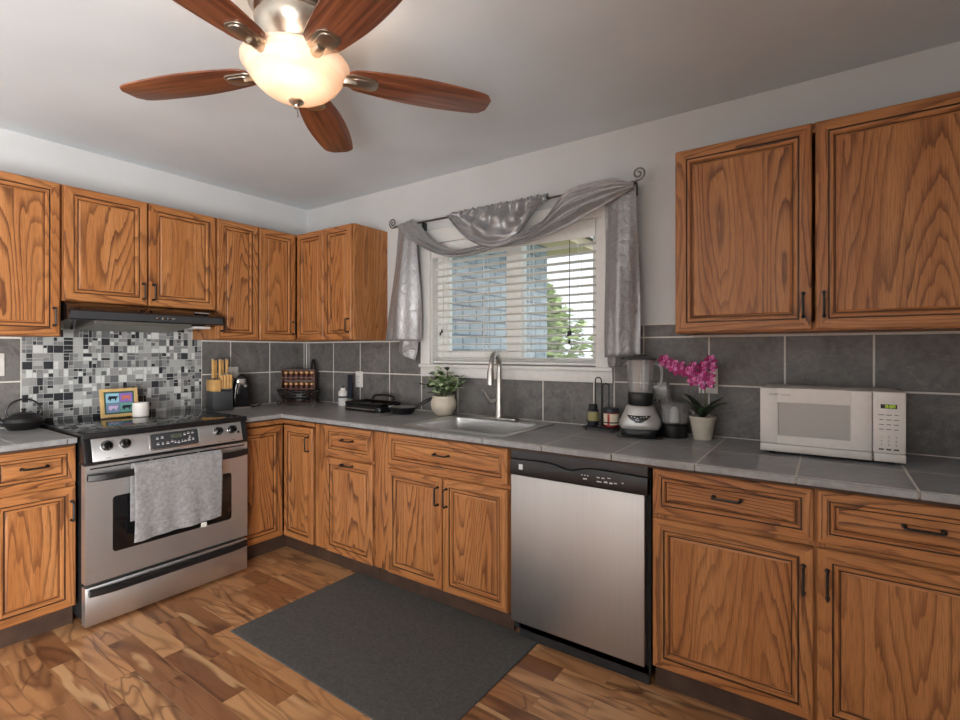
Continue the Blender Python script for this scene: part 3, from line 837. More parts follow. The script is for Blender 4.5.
# towel over the oven handle
tw = thing('hand_towel', 'grey terry hand towel draped over the oven door handle', 'towel', (.78, -1.31, .37), R90)
def towel():
    mb = MB(); rows = []; nu, nv = 44, 40
    x0, x1 = -.205, .205
    for j in range(nv+1):
        v = j/nv; row = []
        for i in range(nu+1):
            u = i/nu; x = lerp(x0, x1, u)
            fold = .006*math.sin(u*11+.6) + .004*math.sin(u*23+v*3)
            dl = v*.66            # length along: front hem -> over the bar -> back
            zt = .345
            if dl < zt: y, z = -.004 - .010*(1-dl/zt)*0 - fold*(1-dl/zt)*1.3, dl + .012*(u-.5)*(1-v)
            elif dl < zt+.05:
                a = (dl-zt)/.05*PI; y, z = .0145 - .0185*math.cos(a), zt + .016*math.sin(a)
            else: y, z = .033, zt-(dl-zt-.05)*.98
            x = x + (.008*math.sin(v*4))*(1-v) + (.006*(1-v) if u > .9 else 0)
            row.append((x, y, z))
        rows.append(row)
    mb.sheet(rows)
    o = mb.build('towel_cloth', M['terry'], tw, 60)
    s = o.modifiers.new('solid', 'SOLIDIFY'); s.thickness = .005; s.offset = 0
    mb = MB(); rows = []
    for (z, ex) in ((.058, .001), (.063, .004), (.068, .004), (.073, .001)):
        rows.append([(lerp(x0+.004, x1, i/nu), -.004-.0035-ex - (.006*math.sin(i/nu*11+.6)+.004*math.sin(i/nu*23+z*4.5))*(1-z/.345)*1.3, z + .012*(i/nu-.5)) for i in range(nu+1)])
    mb.sheet(rows); q = mb.build('hem_band', M['terry'], tw, 60)
    mb = MB(); mb.box((.10, -.009, -.018), (.128, -.0065, .006), 0, .0005, 1, Matrix.Rotation(.05, 4, 'Y')); mb.build('care_tag', M['white_plastic'], tw)
towel()

# ------------------------------------------------------------------ range hood
hd = thing('range_hood', 'black under-cabinet range hood above the stove', 'range hood', (0, -1.650, 1.385), R90)
HW = .756
mb = MB()
prof = [(-.012,.0),(-.012,.1275),(-.325,.1275),(-.40,.084),(-.408,.078),(-.408,.036),(-.40,.032),(-.37,.036)]
mb.prism(prof, HW, 0, .0015, Mx)
mb.build('hood_body', M['black_gloss'], hd)
mb = MB(); mb.box((.004, -.4095, .038), (HW-.004, -.406, .076), 0, .0006, 1); mb.build('front_trim', M['dark_grey'], hd)
mb = MB(); mb.box((.12, -.35, .002), (.60, -.06, .0245), 0, .002, 1, Matrix.Translation((0,-.2,.018)) @ Matrix.Rotation(-.09, 4, 'X') @ Matrix.Translation((0,.2,-.018))); mb.build('grease_filter', plain('filter_mesh', (150,148,140), .45, .8, noise=.3, nscale=220), hd)
mb = MB(); mb.box((.605, -.33, .012), (.72, -.20, .026), 0, .004); mb.build('lamp_lens', M['white_plastic'], hd)
for k in range(4):
    MB().box((.385+.027*k, -.414, .052), (.400+.027*k, -.408, .062), 0, .001, 1).build('button', M['chrome'], hd)
MB().box((.60, -.385, .098), (.685, -.370, .106), 0, .001, 1, Matrix.Identity(4)).build('badge', M['chrome'], hd).rotation_euler = (0, 0, 0)

# ------------------------------------------------------------------ dishwasher
DX0, DX1 = 2.306, 2.909
dw = thing('dishwasher', 'stainless dishwasher with black control panel between sink cabinet and right base cabinet', 'dishwasher', (DX0, 0, 0))
W = DX1-DX0
mb = MB(); mb.box((.004, -.60, .04), (W-.004, -.03, BT-.008)); 
for sx in (.04, W-.04): mb.cyl((sx, -.5, 0), .015, .04, 10); mb.cyl((sx, -.08, 0), .015, .04, 10)
mb.build('tub_housing', M['black_matte'], dw)
mb = MB(); mb.box((.004, -.632, .082), (W-.018, -.60, .722), 0, .003); mb.build('door_panel', M['steel_v'], dw)
mb = MB()
n = 40; up_, lo_ = [], []
for i in range(n+1):
    t = i/n; x = lerp(.004, W-.006, t)
    zz = .789 + .006*math.sin(t*PI) - (.020*math.exp(-((t-.47)/.10)**2))
    up_.append((x, zz)); lo_.append(x)
mb.prism([(p[0], p[1]) for p in up_] + [(W-.006, .7235), (.004, .7235)], .034, 0, .0015, Matrix.Translation((0, -.602, 0)) @ FACE)
cpn = mb.build('control_panel', M['black_plastic'], dw)
mb = MB(); mb.prism([(.004, BT-.002), (W-.006, BT-.002)] + [(p[0], p[1]+.004) for p in up_[::-1]], .030, 0, .001, Matrix.Translation((0, -.602, 0)) @ FACE)
mb.build('grip_trim', M['dark_grey'], dw)
mb = MB(); mb.box((.03, -.60, .004), (W-.01, -.585, .075)); mb.build('kick_plate', M['black_matte'], dw)
mb = MB()
mb.box((.047, -.6372, .749), (.066, -.636, .772), 0, 0); mb.build('maker_badge', M['white_print'], cpn)
for (x, z, a, b) in ((.335,.766,.006,.003),(.348,.766,.006,.003),(.36,.766,.006,.003),(.343,.752,.016,.005),(.40,.765,.012,.004),(.42,.765,.012,.004),(.40,.749,.02,.004),(.43,.751,.014,.006),(.452,.750,.012,.006),(.47,.752,.012,.004),(.50,.757,.008,.004),(.444,.768,.012,.003)):
    MB().box((x, -.6366, z-b/2), (x+a, -.6358, z+b/2)).build('button_legend', M['white_print'], cpn)

# ------------------------------------------------------------------ sink and faucet
sk = thing('sink', 'stainless drop-in single bowl sink in the tiled countertop below the window', 'sink', (1.93, -.33, CT))
mb = MB()
ox, oy = .320, .265
def rr3(w, h, r, z, dx=0, dy=0): return [(p[0]+dx, p[1]+dy, z) for p in rrect(w, h, r, 6)]
loops = [rr3(2*ox, .525, .03, .0005), rr3(2*ox, .525, .03, .004), rr3(2*ox-.012, .513, .028, .008), rr3(.56, .40, .045, .008, 0, -.035), rr3(.548, .388, .045, .003, 0, -.035),
         rr3(.532, .372, .05, -.15, 0, -.035), rr3(.49, .33, .05, -.172, 0, -.035), rr3(.08, .08, .03, -.176, 0, -.035)]
mb.sheet(loops, 0, True); mb.bm.faces.new([mb.bm.verts[-1-i] if False else v for i, v in enumerate(list(mb.bm.verts)[-28:])])
o = mb.build('sink_bowl', M['sink_steel'], sk, 40, recalc=True)
s = o.modifiers.new('solid', 'SOLIDIFY'); s.thickness = .0012; s.offset = -1
mb = MB(); mb.lathe([(0,.0),(.03,.0),(.036,.003),(.04,.0035)], (0,-.035,-.1755), 24); mb.build('drain', M['chrome'], sk)
fc = thing('faucet', 'tall brushed steel pull-down faucet standing behind the sink', 'faucet', (1.912, -.105, CT+.009), math.radians(20))
mb = MB(); mb.prism(rrect(.25, .055, .02), .006, 0, .002, Matrix.Rotation(math.radians(-20), 4, 'Z')); mb.build('deck_plate', M['steel_dull'], fc)
pts = [(0,0,.006),(0,0,.02),(0,0,.16),(0,0,.29)]
for k in range(1, 13):
    a = PI*k/12; pts.append((-.012*k/12, -.075+.075*math.cos(a), .29+.08*math.sin(a)))
pts.append((-.013, -.15, .285))
rad = [.026,.023,.021,.0145]+[.0145]*13
MB().tube(pts, rad, 16).build('neck', M['steel_dull'], fc)
MB().tube([(-.013,-.15,.292),(-.013,-.152,.27),(-.013,-.153,.22),(-.013,-.154,.20)], [.016,.020,.023,.022], 16).build('spray_head', M['steel_dull'], fc)
MB().tube([(0,0,.15),(0,0,.157)], .0205, 16).build('collar', M['chrome'], fc)
mb = MB(); mb.tube([(-.012,-.005,.10),(-.05,-.02,.095)], [.013,.016], 14); mb.tube([(-.047,-.02,.097),(-.066,-.030,.125),(-.088,-.040,.165)], [.010,.008,.006], 10)
mb.build('lever', M['steel_dull'], fc)

# ------------------------------------------------------------------ blind
bl = thing('window_blind', 'white horizontal slat blind hanging inside the kitchen window', 'blind', ((WX0+WX1)/2, .032, WZ0))
cx = (WX0+WX1)/2; bw = (WX1-WX0)/2-.012
mb = MB(); mb.box((-bw, -.022, .725), (bw, .024, .770), 0, .002); mb.build('headrail', M['vinyl'], bl)
mb = MB(); mb.box((-bw-.001, -.034, .690), (bw+.001, -.026, .775), 0, .002); mb.build('valance', M['vinyl'], bl)
mb = MB()
nsl = 15; pit = .0445
for k in range(nsl):
    z = .040 + k*pit; tl_ = .0015
    rows = []
    for (y, dz) in ((-.024, -.0015), (-.012, .0009), (0, .0016), (.012, .0009), (.024, -.0015)):
        rows.append([(-bw, y, z+dz - y*.10), (bw, y, z+dz - y*.10)])
    mb.sheet(rows + [[(p[0], p[1], p[2]-.0026) for p in rows[-1-i]] for i in range(5)] + [rows[0]])
mb.build('slats', M['slat'], bl, recalc=True)
MB().box((-bw, -.022, .006), (bw, .022, .020), 0, .003).build('bottom_rail', M['vinyl'], bl)
mb = MB()
for x in (-bw+.10, -.16, .16, bw-.10):
    for y in (-.0245, .0245): mb.box((x-.0012, y-.0006, .02), (x+.0012, y+.0006, .725))
mb.build('ladder_cord', M['vinyl'], bl)
MB().tube([(.41,-.027,.69),(.41,-.03,.4),(.412,-.03,.19)], .0022, 6).build('pull_cord', M['fork_grey'], bl)
mb = MB()
mb.lathe([(0,.03),(.004,.028),(.007,.012),(.008,0),(0,0)], (.405,-.032,.165), 12); mb.lathe([(0,.03),(.004,.028),(.008,.01),(.007,0),(0,0)], (.416,-.032,.17), 12); mb.lathe([(0,.025),(.004,.024),(.007,.008),(.006,0),(0,0)], (.411,-.032,.122), 12)
mb.build('cord_tassel', M['black_plastic'], bl)
MB().tube([(-.487,-.028,.69),(-.487,-.030,.22)], .0008, 5).build('tilt_cord', M['vinyl'], bl)
mb = MB(); mb.lathe([(0,.028),(.003,.026),(.006,.01),(.006,0),(0,0)], (-.483,-.031,.20), 10); mb.lathe([(0,.024),(.003,.022),(.006,.008),(.005,0),(0,0)], (-.496,-.031,.185), 10); mb.build('cord_tassel', M['black_plastic'], bl)

# ------------------------------------------------------------------ curtain rod and scarf
RZc, RYc = 2.085, -.095
rod = thing('curtain_rod', 'thin dark metal curtain rod with spiral ends above the window', 'curtain rod', (1.87, 0, RZc))
MB().tube([(1.07-1.87, RYc, .004), (2.69-1.87, RYc, -.004)], .0065, 10).build('rod', M['dark_steel'], rod)
for sg, xx in ((-1, 1.07-1.87), (1, 2.69-1.87)):
    pts = []
    for k in range(34):
        a = -PI/2 + k*.30; r = .033*(1-k/40)
        pts.append((xx + sg*(.012 + r*math.cos(a)*1.0), RYc, .033 + r*math.sin(a)))
    MB().tube([(xx, RYc, 0)] + pts, .0045, 8).build('finial', M['dark_steel'], rod)
for xx in (1.27-1.87, 2.66-1.87):
    mb = MB(); mb.box((xx-.01, -.03, -.045), (xx+.01, -.001, .02), 0, .002); mb.tube([(xx, -.012, -.03), (xx, RYc+.01, -.016), (xx, RYc, -.012)], .005, 8)
    mb.build('bracket', M['black_metal'], rod)
sc = thing('window_scarf', 'silver satin scarf valance swagged over the curtain rod', 'curtain', (1.87, -.1, RZc))
def cloth(name, up_, lo_, nu, nv, fy, thick=.0035):
    U = smooth_path([(p[0], 0, p[1]) for p in up_], 6); L_ = smooth_path([(p[0], 0, p[1]) for p in lo_], 6)
    rows = []
    for j in range(nv+1):
        v = j/nv; row = []
        for i in range(nu+1):
            u = i/nu; a = poly_at(U, u); b = poly_at(L_, u); p = a.lerp(b, v)
            dy, dz = fy(u, v)
            row.append((p.x-1.87, dy, p.z+dz-RZc))
        rows.append(row)
    mb = MB().sheet(rows); o = mb.build(name, M['satin'], sc, 75)
    s = o.modifiers.new('solid', 'SOLIDIFY'); s.thickness = thick; s.offset = 0
    return o
A_up = [(1.247,2.112),(1.329,2.049),(1.396,1.97),(1.499,1.907),(1.587,1.877),(1.707,1.872),(1.821,1.887),(1.915,1.912)]
A_lo = [(1.104,2.092),(1.191,2.007),(1.302,1.941),(1.409,1.887),(1.524,1.84),(1.659,1.82),(1.776,1.832),(1.925,1.858)]
def fA(u, v):
    w_ = math.sin(PI*min(1, u*1.02))
    return (-.012 - .05*w_*math.sin(PI*v)**.7 + .014*math.sin(v*19+u*2)*(.35+.65*w_), .004*math.sin(v*19+1))
cloth('swag', A_up, A_lo, 60, 26, fA)
G_up = [(1.562,2.094),(1.664,2.093),(1.759,2.092),(1.851,2.091),(1.947,2.09),(2.045,2.089),(2.127,2.088),(2.211,2.088)]
G_lo = [(1.545,2.09),(1.620,2.0),(1.71,1.922),(1.80,1.875),(1.905,1.845),(2.02,1.862),(2.088,1.944),(2.16,2.043)]
def fG(u, v):
    gth = .010*math.sin(u*80)*(1-v)**2 + .028*math.sin(u*38+v*2.6+1.2*math.sin(v*5))*math.sin(PI*min(1, v*1.05+.15))*(1-.5*v) + .013*math.sin(u*15-v*13)*math.sin(PI*v)
    belly = -.055*math.sin(PI*u)*math.sin(PI*v*.85)
    hem = .02*math.sin((v-.78)*28)*max(0, (v-.72)/.28)
    return (-.014 + gth + belly + hem, .006*math.sin(u*52)*(1-v)**4)
cloth('gathered_swag', G_up, G_lo, 150, 40, fG)
# ruffled heading wrapped over the rod
mb = MB(); rows = []
for j in range(9):
    a = -PI*.62 + j/8*PI*1.5
    rows.append([(lerp(1.562, 2.215, i/110)-1.87, .005 - (.0155+.005*math.sin(i*1.9))*math.sin(a) , .001 + (.0165+.007*math.sin(i*1.9+.6)+.004*math.sin(i*.77))*math.cos(a)) for i in range(111)])
mb.sheet(rows); o = mb.build('ruffled_heading', M['satin'], sc, 75); s = o.modifiers.new('solid', 'SOLIDIFY'); s.thickness = .003
R_up = [(1.93,1.905),(2.056,1.918),(2.2,1.951),(2.277,2.019),(2.363,2.092),(2.531,2.104),(2.612,2.097),(2.69,2.062)]
R_lo = [(1.899,1.850),(2.013,1.845),(2.127,1.850),(2.23,1.872),(2.346,1.906),(2.446,1.950),(2.546,1.99),(2.692,2.046)]
def fR(u, v):
    w_ = math.sin(PI*min(1, u))
    return (-.030 - .045*w_*math.sin(PI*v)**.8 + .013*math.sin(v*24-u*3)*(.3+.7*w_), .003*math.sin(v*24))
cloth('swag', R_up, R_lo, 70, 34, fR)
def tail(name, le, re, y0, ripple, hem=0):
    U = smooth_path([(p[0], 0, p[1]) for p in le], 8); L_ = smooth_path([(p[0], 0, p[1]) for p in re], 8)
    rows = []; nu, nv = 48, 40
    for j in range(nv+1):
        v = j/nv; row = []
        a = poly_at(U, v); b = poly_at(L_, v)
        for i in range(nu+1):
            u = i/nu; p = a.lerp(b, u)
            row.append((p.x-1.87, y0 + ripple*(.55+.45*v)*(math.sin(u*9+.5)+.45*math.sin(u*21+v*2)) + .012*math.sin(v*5+u*4) - .03*math.sin(PI*u), p.z-RZc + hem*u*v))
        rows.append(row)
    mb = MB().sheet(rows); o = mb.build(name, M['satin'], sc, 75)
    s = o.modifiers.new('solid', 'SOLIDIFY'); s.thickness = .003; s.offset = 0
    return o
tail('tail', [(1.101,2.092),(1.055,1.805),(.988,1.33)], [(1.27,2.03),(1.295,1.66),(1.303,1.326)], .012, .010)
tail('tail_end', [(1.09,1.45),(1.087,1.326),(1.092,1.253)], [(1.25,1.45),(1.249,1.327),(1.218,1.20)], .042, .004)
tail('tail', [(2.530,2.02),(2.529,1.567),(2.532,1.229)], [(2.690,2.07),(2.706,1.555),(2.706,1.235)], .015, .005)
tail('tail_end', [(2.536,1.40),(2.536,1.226),(2.545,1.179)], [(2.65,1.40),(2.64,1.226),(2.612,1.187)], .045, .003)

# ------------------------------------------------------------------ ceiling fan
fx, fy_, fz = 2.038, -1.519, 2.17
fn = thing('ceiling_fan', 'five-blade wooden ceiling fan with alabaster glass bowl light', 'ceiling fan', (fx, fy_, H))
dz = lambda z: z-H
mb = MB(); mb.lathe([(0, -.001),(.145,-.001),(.15,-.008),(.146,-.03),(.135,-.038),(.128,-.05),(.112,-.056),(.108,-.066),(0,-.066)], (0,0,0), 40); mb.build('ceiling_canopy', M['nickel'], fn)
mb = MB(); mb.lathe([(.06,-.064),(.118,-.070),(.128,-.082),(.124,-.105),(.108,-.13),(.092,-.148),(.088,-.156),(.092,-.162),(.088,-.17),(.07,-.178),(.06,-.21),(0,-.21)], (0,0,0), 40)
mb.build('motor_housing', M['nickel'], fn)
mb = MB()
for k in range(24):
    a = 2*PI*k/24; mb.box((-.003, .099, -.012), (.003, .1215, .014), 0, .0015, 1, Matrix.Rotation(a, 4, 'Z') @ Matrix.Translation((0,0,-.115)) @ Matrix.Translation((0,.011,0)) @ Matrix.Rotation(.55, 4, 'X') @ Matrix.Translation((0,-.011,0)))
mb.build('vent_slot', M['black_metal'], fn)
BLADES = [55.5, 128.5, 201.5, 283, 346.5]
def blade_outline():
    P = []; xs0, xs1 = .165, .668
    n = 26
    def hw(t):
        return .052 + .027*math.sin(min(1, t/.5)*PI/2) - (.022*((t-.5)/.5)**2 if t > .5 else 0)
    up_ = []
    for i in range(n+1):
        t = i/n; x = lerp(xs0, xs1, t); h_ = hw(t)
        e = max(0, (t-.93)/.07); h_ *= math.sqrt(max(0, 1-(e*.86)**2))
        s_ = max(0, (.06-t)/.06); h_ *= 1-.25*s_*s_
        up_.append((x, h_))
    return up_ + [(x, -y) for x, y in up_[::-1]]
bo = blade_outline(); bd_mesh = None
for k, a in enumerate(BLADES):
    T = Matrix.Rotation(math.radians(a), 4, 'Z') @ Matrix.Translation((0, 0, dz(fz))) @ Matrix.Rotation(math.radians(-5), 4, 'X')
    if bd_mesh is None:
        b = MB(); b.prism(bo, .006, 0, .0015); o = b.build('blade', M['blade'], fn); bd_mesh = o.data
        i = MB()
        i.prism([(p[0]+.205, p[1]) for p in rrect(.115, .074, .03)], .005, 0, .0015, Matrix.Translation((0,0,-.0052)))
        i.prism([(p[0]+.212, p[1]) for p in rrect(.085, .050, .022)], .005, 0, .0025, Matrix.Translation((0,0,-.009)))
        i.tube([(.085,0,.028),(.115,0,.012),(.15,0,-.004),(.19,0,-.0045)], [.013,.016,.02,.014], 10)
        br = i.build('blade_bracket', M['nickel'], fn); bi_mesh = br.data
    else:
        o = bpy.data.objects.new('blade', bd_mesh); COL.objects.link(o); o.parent = fn
        br = bpy.data.objects.new('blade_bracket', bi_mesh); COL.objects.link(br); br.parent = fn
    o.matrix_local = T; br.matrix_local = T
mb = MB(); mb.lathe([(0,-.2),(.062,-.2),(.07,-.206),(.062,-.212),(.0,-.214)], (0,0,0), 30); mb.build('light_fitter', M['nickel'], fn)
bz = dz(2.192)
prof = [(.163,0),(.168,-.005),(.167,-.013),(.155,-.024),(.152,-.030),(.146,-.044),(.132,-.064),(.110,-.085),(.081,-.103),(.05,-.114),(.02,-.119),(.0,-.12)]
bowl = MB().lathe(prof + [(.0,-.116),(.02,-.115),(.05,-.110),(.08,-.099),(.107,-.082),(.128,-.062),(.142,-.043),(.148,-.029),(.151,-.022),(.162,-.011),(.162,-.002),(.163,0)], (0,0,bz), 56).build('glass_bowl', M['bowl'], fn, 60)
mb = MB(); mb.lathe([(0,.002),(.022,.0),(.024,-.005),(.018,-.012),(.008,-.017),(.006,-.022),(.008,-.026),(0,-.030)], (0,0,bz-.119), 24); mb.build('finial', M['nickel'], fn)
mb = MB(); mb.tube([(.012,-.004,bz-.13),(.013,-.004,bz-.165)], .0012, 6); mb.tube([(-.004,.006,bz-.13),(-.004,.006,bz-.158)], .0012, 6); mb.lathe([(0,0),(.003,-.003),(.003,-.012),(0,-.014)], (.013,-.004,bz-.165), 8)
mb.build('pull_chain', M['chrome'], fn)
lamp = light('fan_lamp', 'POINT', (.045, -.02, bz-.035), (0,0,0), 3.8, (1.0, .93, .86), .03); lamp.parent = fn

# ------------------------------------------------------------------ rug
rg = MB(); rg.box((-.585, -.37, 0), (.585, .37, .006), 0, .002, 1)
o = rg.build('floor_mat', M['rug'], None, loc=(1.838, -.945, .0005)); o.rotation_euler = (0, 0, math.radians(-.6))
tag(o, 'charcoal flat floor mat lying in front of the sink cabinet', 'mat')

# ------------------------------------------------------------------ outlets
def outlet(label, loc, rz, w=.074, h=.115, gangs=1, plug=False):
    o = thing('wall_outlet', label, 'outlet', loc, rz)
    MB().box((-w/2, -.006, -h/2), (w/2, 0, h/2), 0, .002).build('cover_plate', M['white_plastic'], o)
    for g_ in range(gangs):
        x = (g_-(gangs-1)/2)*.046
        b = MB()
        for s_ in (-.021, .021): b.prism(rrect(.032, .030, .008), .0022, 0, .0005, Matrix.Translation((x, -.0058, s_)) @ FACE)
        b.build('receptacle', M['white_trim'], o)
        b = MB()
        for s_ in (-.021, .021):
            for q in (-.006, .006): b.box((x+q-.0012, -.0086, s_-.004), (x+q+.0012, -.0078, s_+.006))
        b.build('slot', M['black_matte'], o)
    if plug:
        for q in (-.012, .018): MB().box((q-.008, -.03, -.036), (q+.008, -.008, -.016), 0, .003).build('plug', M['black_plastic'], o)
    return o
outlet('white outlet plate on grey tile above the griddle', (.634, -.0083, 1.055), 0)
outlet('white outlet plate on grey tile behind the can opener', (.0083, -.615, 1.092), R90)
outlet('wide white outlet plate with black plugs behind the orchid', (2.998, -.0083, 1.128), 0, .082, .125, 1, True)
outlet('white outlet plate at the left picture edge above the kettle', (.0083, -1.842, 1.192), R90)

# ------------------------------------------------------------------ kettle
kt = thing('kettle', 'black cast iron kettle with hoop handle on the counter left of the stove', 'kettle', (.128, -1.757, CT))
MB().lathe([(0,.0),(.052,.0),(.060,.004),(.076,.022),(.082,.040),(.076,.056),(.056,.068),(.045,.075),(.0,.076)], (0,0,0), 36).build('kettle_body', M['black_metal'], kt)
mb = MB(); mb.lathe([(.044,.074),(.046,.078),(.03,.083),(.01,.086),(.007,.092),(.011,.099),(.008,.105),(0,.106)], (0,0,0), 24); mb.build('lid', M['black_metal'], kt)
MB().tube([(-.006,-.066,.035),(-.008,-.088,.048),(-.01,-.100,.066),(-.011,-.109,.076)], [.018,.014,.010,.009], 12).build('spout', M['black_metal'], kt)
hp = [(0, -.058, .064)] + [(0, -.068*math.cos(PI*k/14), .085+.066*math.sin(PI*k/14)) for k in range(15)] + [(0, .058, .064)]
MB().tube(hp, .0048, 10).build('hoop_handle', M['black_metal'], kt)

# ------------------------------------------------------------------ picture frame + candle on the cooktop
CK = CT+.0182
pf = thing('picture_frame', 'light wood frame with a four-colour animal print leaning on the mosaic', 'picture frame', (.145, -1.348, CK), R90)
LN = Matrix.Rotation(math.radians(-9), 4, 'X')
w2, hh, fw_ = .092, .162, .018
mb = MB()
mb.box((-w2, -.018, 0), (w2, 0, fw_), 0, .002, 1, LN); mb.box((-w2, -.018, hh-fw_), (w2, 0, hh), 0, .002, 1, LN)
mb.box((-w2, -.018, fw_), (-w2+fw_, 0, hh-fw_), 0, .002, 1, LN); mb.box((w2-fw_, -.018, fw_), (w2, 0, hh-fw_), 0, .002, 1, LN)
mb.build('frame', M['frame_wood'], pf)
mb = MB(); mb.box((-w2+fw_, -.011, fw_), (w2-fw_, -.002, hh-fw_), 0, 0, 1, LN)
def quad2(x0, x1, z0, z1, m): mb.box((x0, -.0118, z0), (x1, -.0105, z1), m, 0, 1, LN)
e = .009; xm, zm = 0, hh/2
quad2(-w2+fw_+e, xm-.001, zm+.001, hh-fw_-e, 1); quad2(xm+.001, w2-fw_-e, zm+.001, hh-fw_-e, 2)
quad2(-w2+fw_+e, xm-.001, fw_+e, zm-.001, 3); quad2(xm+.001, w2-fw_-e, fw_+e, zm-.001, 4)
beast = [(-.022,.002),(-.016,.014),(-.008,.0125),(.010,.013),(.017,.011),(.024,.013),(.026,.006),(.020,.002),(.016,-.014),(.012,-.014),(.011,-.003),(-.006,-.003),(-.010,-.014),(-.014,-.014),(-.015,-.003),(-.021,-.008)]
for (bx, bz_, m_) in ((-.033, .107, 5), (.033, .107, 6), (-.033, .052, 7), (.033, .052, 5)):
    mb.prism(beast, .0016, m_, 0, LN @ Matrix.Translation((bx, -.0112, bz_)) @ FACE)
mb.build('print', [M['print_green'], M['cow_a'], M['cow_b'], M['cow_c'], M['cow_d'], M['navy'], M['orange'], M['lilac']], pf)
MB().box((-.02, -.002, .03), (.02, .004, .034), 0, 0, 1, LN).build('back_strut', M['frame_wood'], pf)
cn = thing('candle_jar', 'white candle in a pale glass jar beside the picture frame', 'candle', (.215, -1.268, CK))
mb = MB(); mb.lathe([(0,0),(.036,0),(.040,.004),(.041,.06),(.040,.080),(.037,.080),(.037,.062),(0,.062)], (0,0,0), 32); mb.build('jar', M['candle'], cn)
mb = MB(); mb.tube([(0,0,.061),(0.002,0,.072)], .0015, 6); mb.build('wick', M['black_matte'], cn)

# ------------------------------------------------------------------ knife block + knives
kb = thing('knife_block', 'charcoal and bamboo knife block in front of the grey tile right of the stove', 'knife block', (.125, -.768, CT), math.radians(82))
mb = MB(); mb.box((-.063, -.06, 0), (.063, .06, .128), 0, .003); mb.build('block_base', M['charcoal'], kb)
mb = MB(); mb.box((-.063, -.06, .1285), (-.014, .06, .205), 0, .003); mb.box((-.014, -.01, .1285), (.063, .06, .205), 0, .003); mb.build('block_top', M['bamboo'], kb)
mb = MB(); mb.box((-.014, -.0605, .1282), (.063, -.0105, .134), 0, 0); mb.build('slot_ledge', M['black_matte'], kb)
def knife(label, lx, ly, z, L_, group, tilt=0):
    a = math.radians(82); c_, s_ = math.cos(a), math.sin(a)
    k = thing('kitchen_knife', label, 'knife', (.125 + lx*c_ - ly*s_, -.765 + lx*s_ + ly*c_, z), a, group)
    mb = MB(); mb.prism([(-.0075,0),(.0075,0),(.0085,.3*L_),(.007,.6*L_),(.0088,L_),(-.0085,L_),(-.0072,.55*L_),(-.0085,.3*L_)], .014, 0, .003, Matrix.Translation((0,.007,0)) @ FACE)
    mb.build('handle', M['bamboo'], k)
    MB().box((-.0088, -.0075, 0.0002), (.0088, .0075, .010), 0, .001, 1).build('bolster', M['steel_dull'], k)
    MB().box((-.0088, -.0075, L_-.003), (.0088, .0075, L_+.006), 0, .002, 1).build('end_cap', M['steel_dull'], k)
    return k
for i in range(4): knife('bamboo-handled steak knife in the front row of the knife block', -.002+.0188*i, -.036, CT+.1345, .102, 'steak knives in the front row')
for i in range(5): knife('bamboo-handled knife in the tall back row of the knife block', -.040+.0215*i, .012 + .02*(i % 2), CT+.2055, .132-.008*(i % 2), 'knives in the back row')

# ------------------------------------------------------------------ can opener
co = thing('can_opener', 'tall rounded black electric can opener with chrome head beside the knife block', 'can opener', (.115, -.618, CT), math.radians(70))
mb = MB(); prof = [(-.058,0),(-.056,.03),(-.052,.11),(-.040,.18),(-.020,.220),(.004,.236),(.026,.226),(.044,.190),(.054,.12),(.058,.05),(.058,0)]
P = smooth_path([(p[0], p[1], 0) for p in prof], 4)
mb.prism([(p.x, p.y) for p in P], .085, 0, .014, Matrix.Translation((0, .045, 0)) @ FACE, 3); mb.build('appliance_body', M['black_gloss'], co)
mb = MB(); mb.box((-.03, -.054, .165), (.025, -.036, .205), 0, .006); mb.tube([(-.015,-.05,.165),(-.025,-.055,.14),(-.035,-.052,.10)], [.008,.006,.004], 10); mb.cyl((0,0,0), .011, .012, 16, 0, .002, Matrix.Translation((.02,-.05,.155)) @ FACE)
mb.build('cutting_head', M['chrome'], co)
mb = MB(); mb.box((-.05,-.041,.0), (.054,-.036,.012), 0, .001, 1); mb.build('base_trim', M['steel_dull'], co)
mb = MB(); mb.tube(smooth_path([(.06,.0,.006),(.085,-.02,.0045),(.11,.0,.012),(.135,.012,.018),(.12,.03,.006),(.075,.03,.0045)], 6), .003, 8); mb.build('power_cord', M['cord'], co)

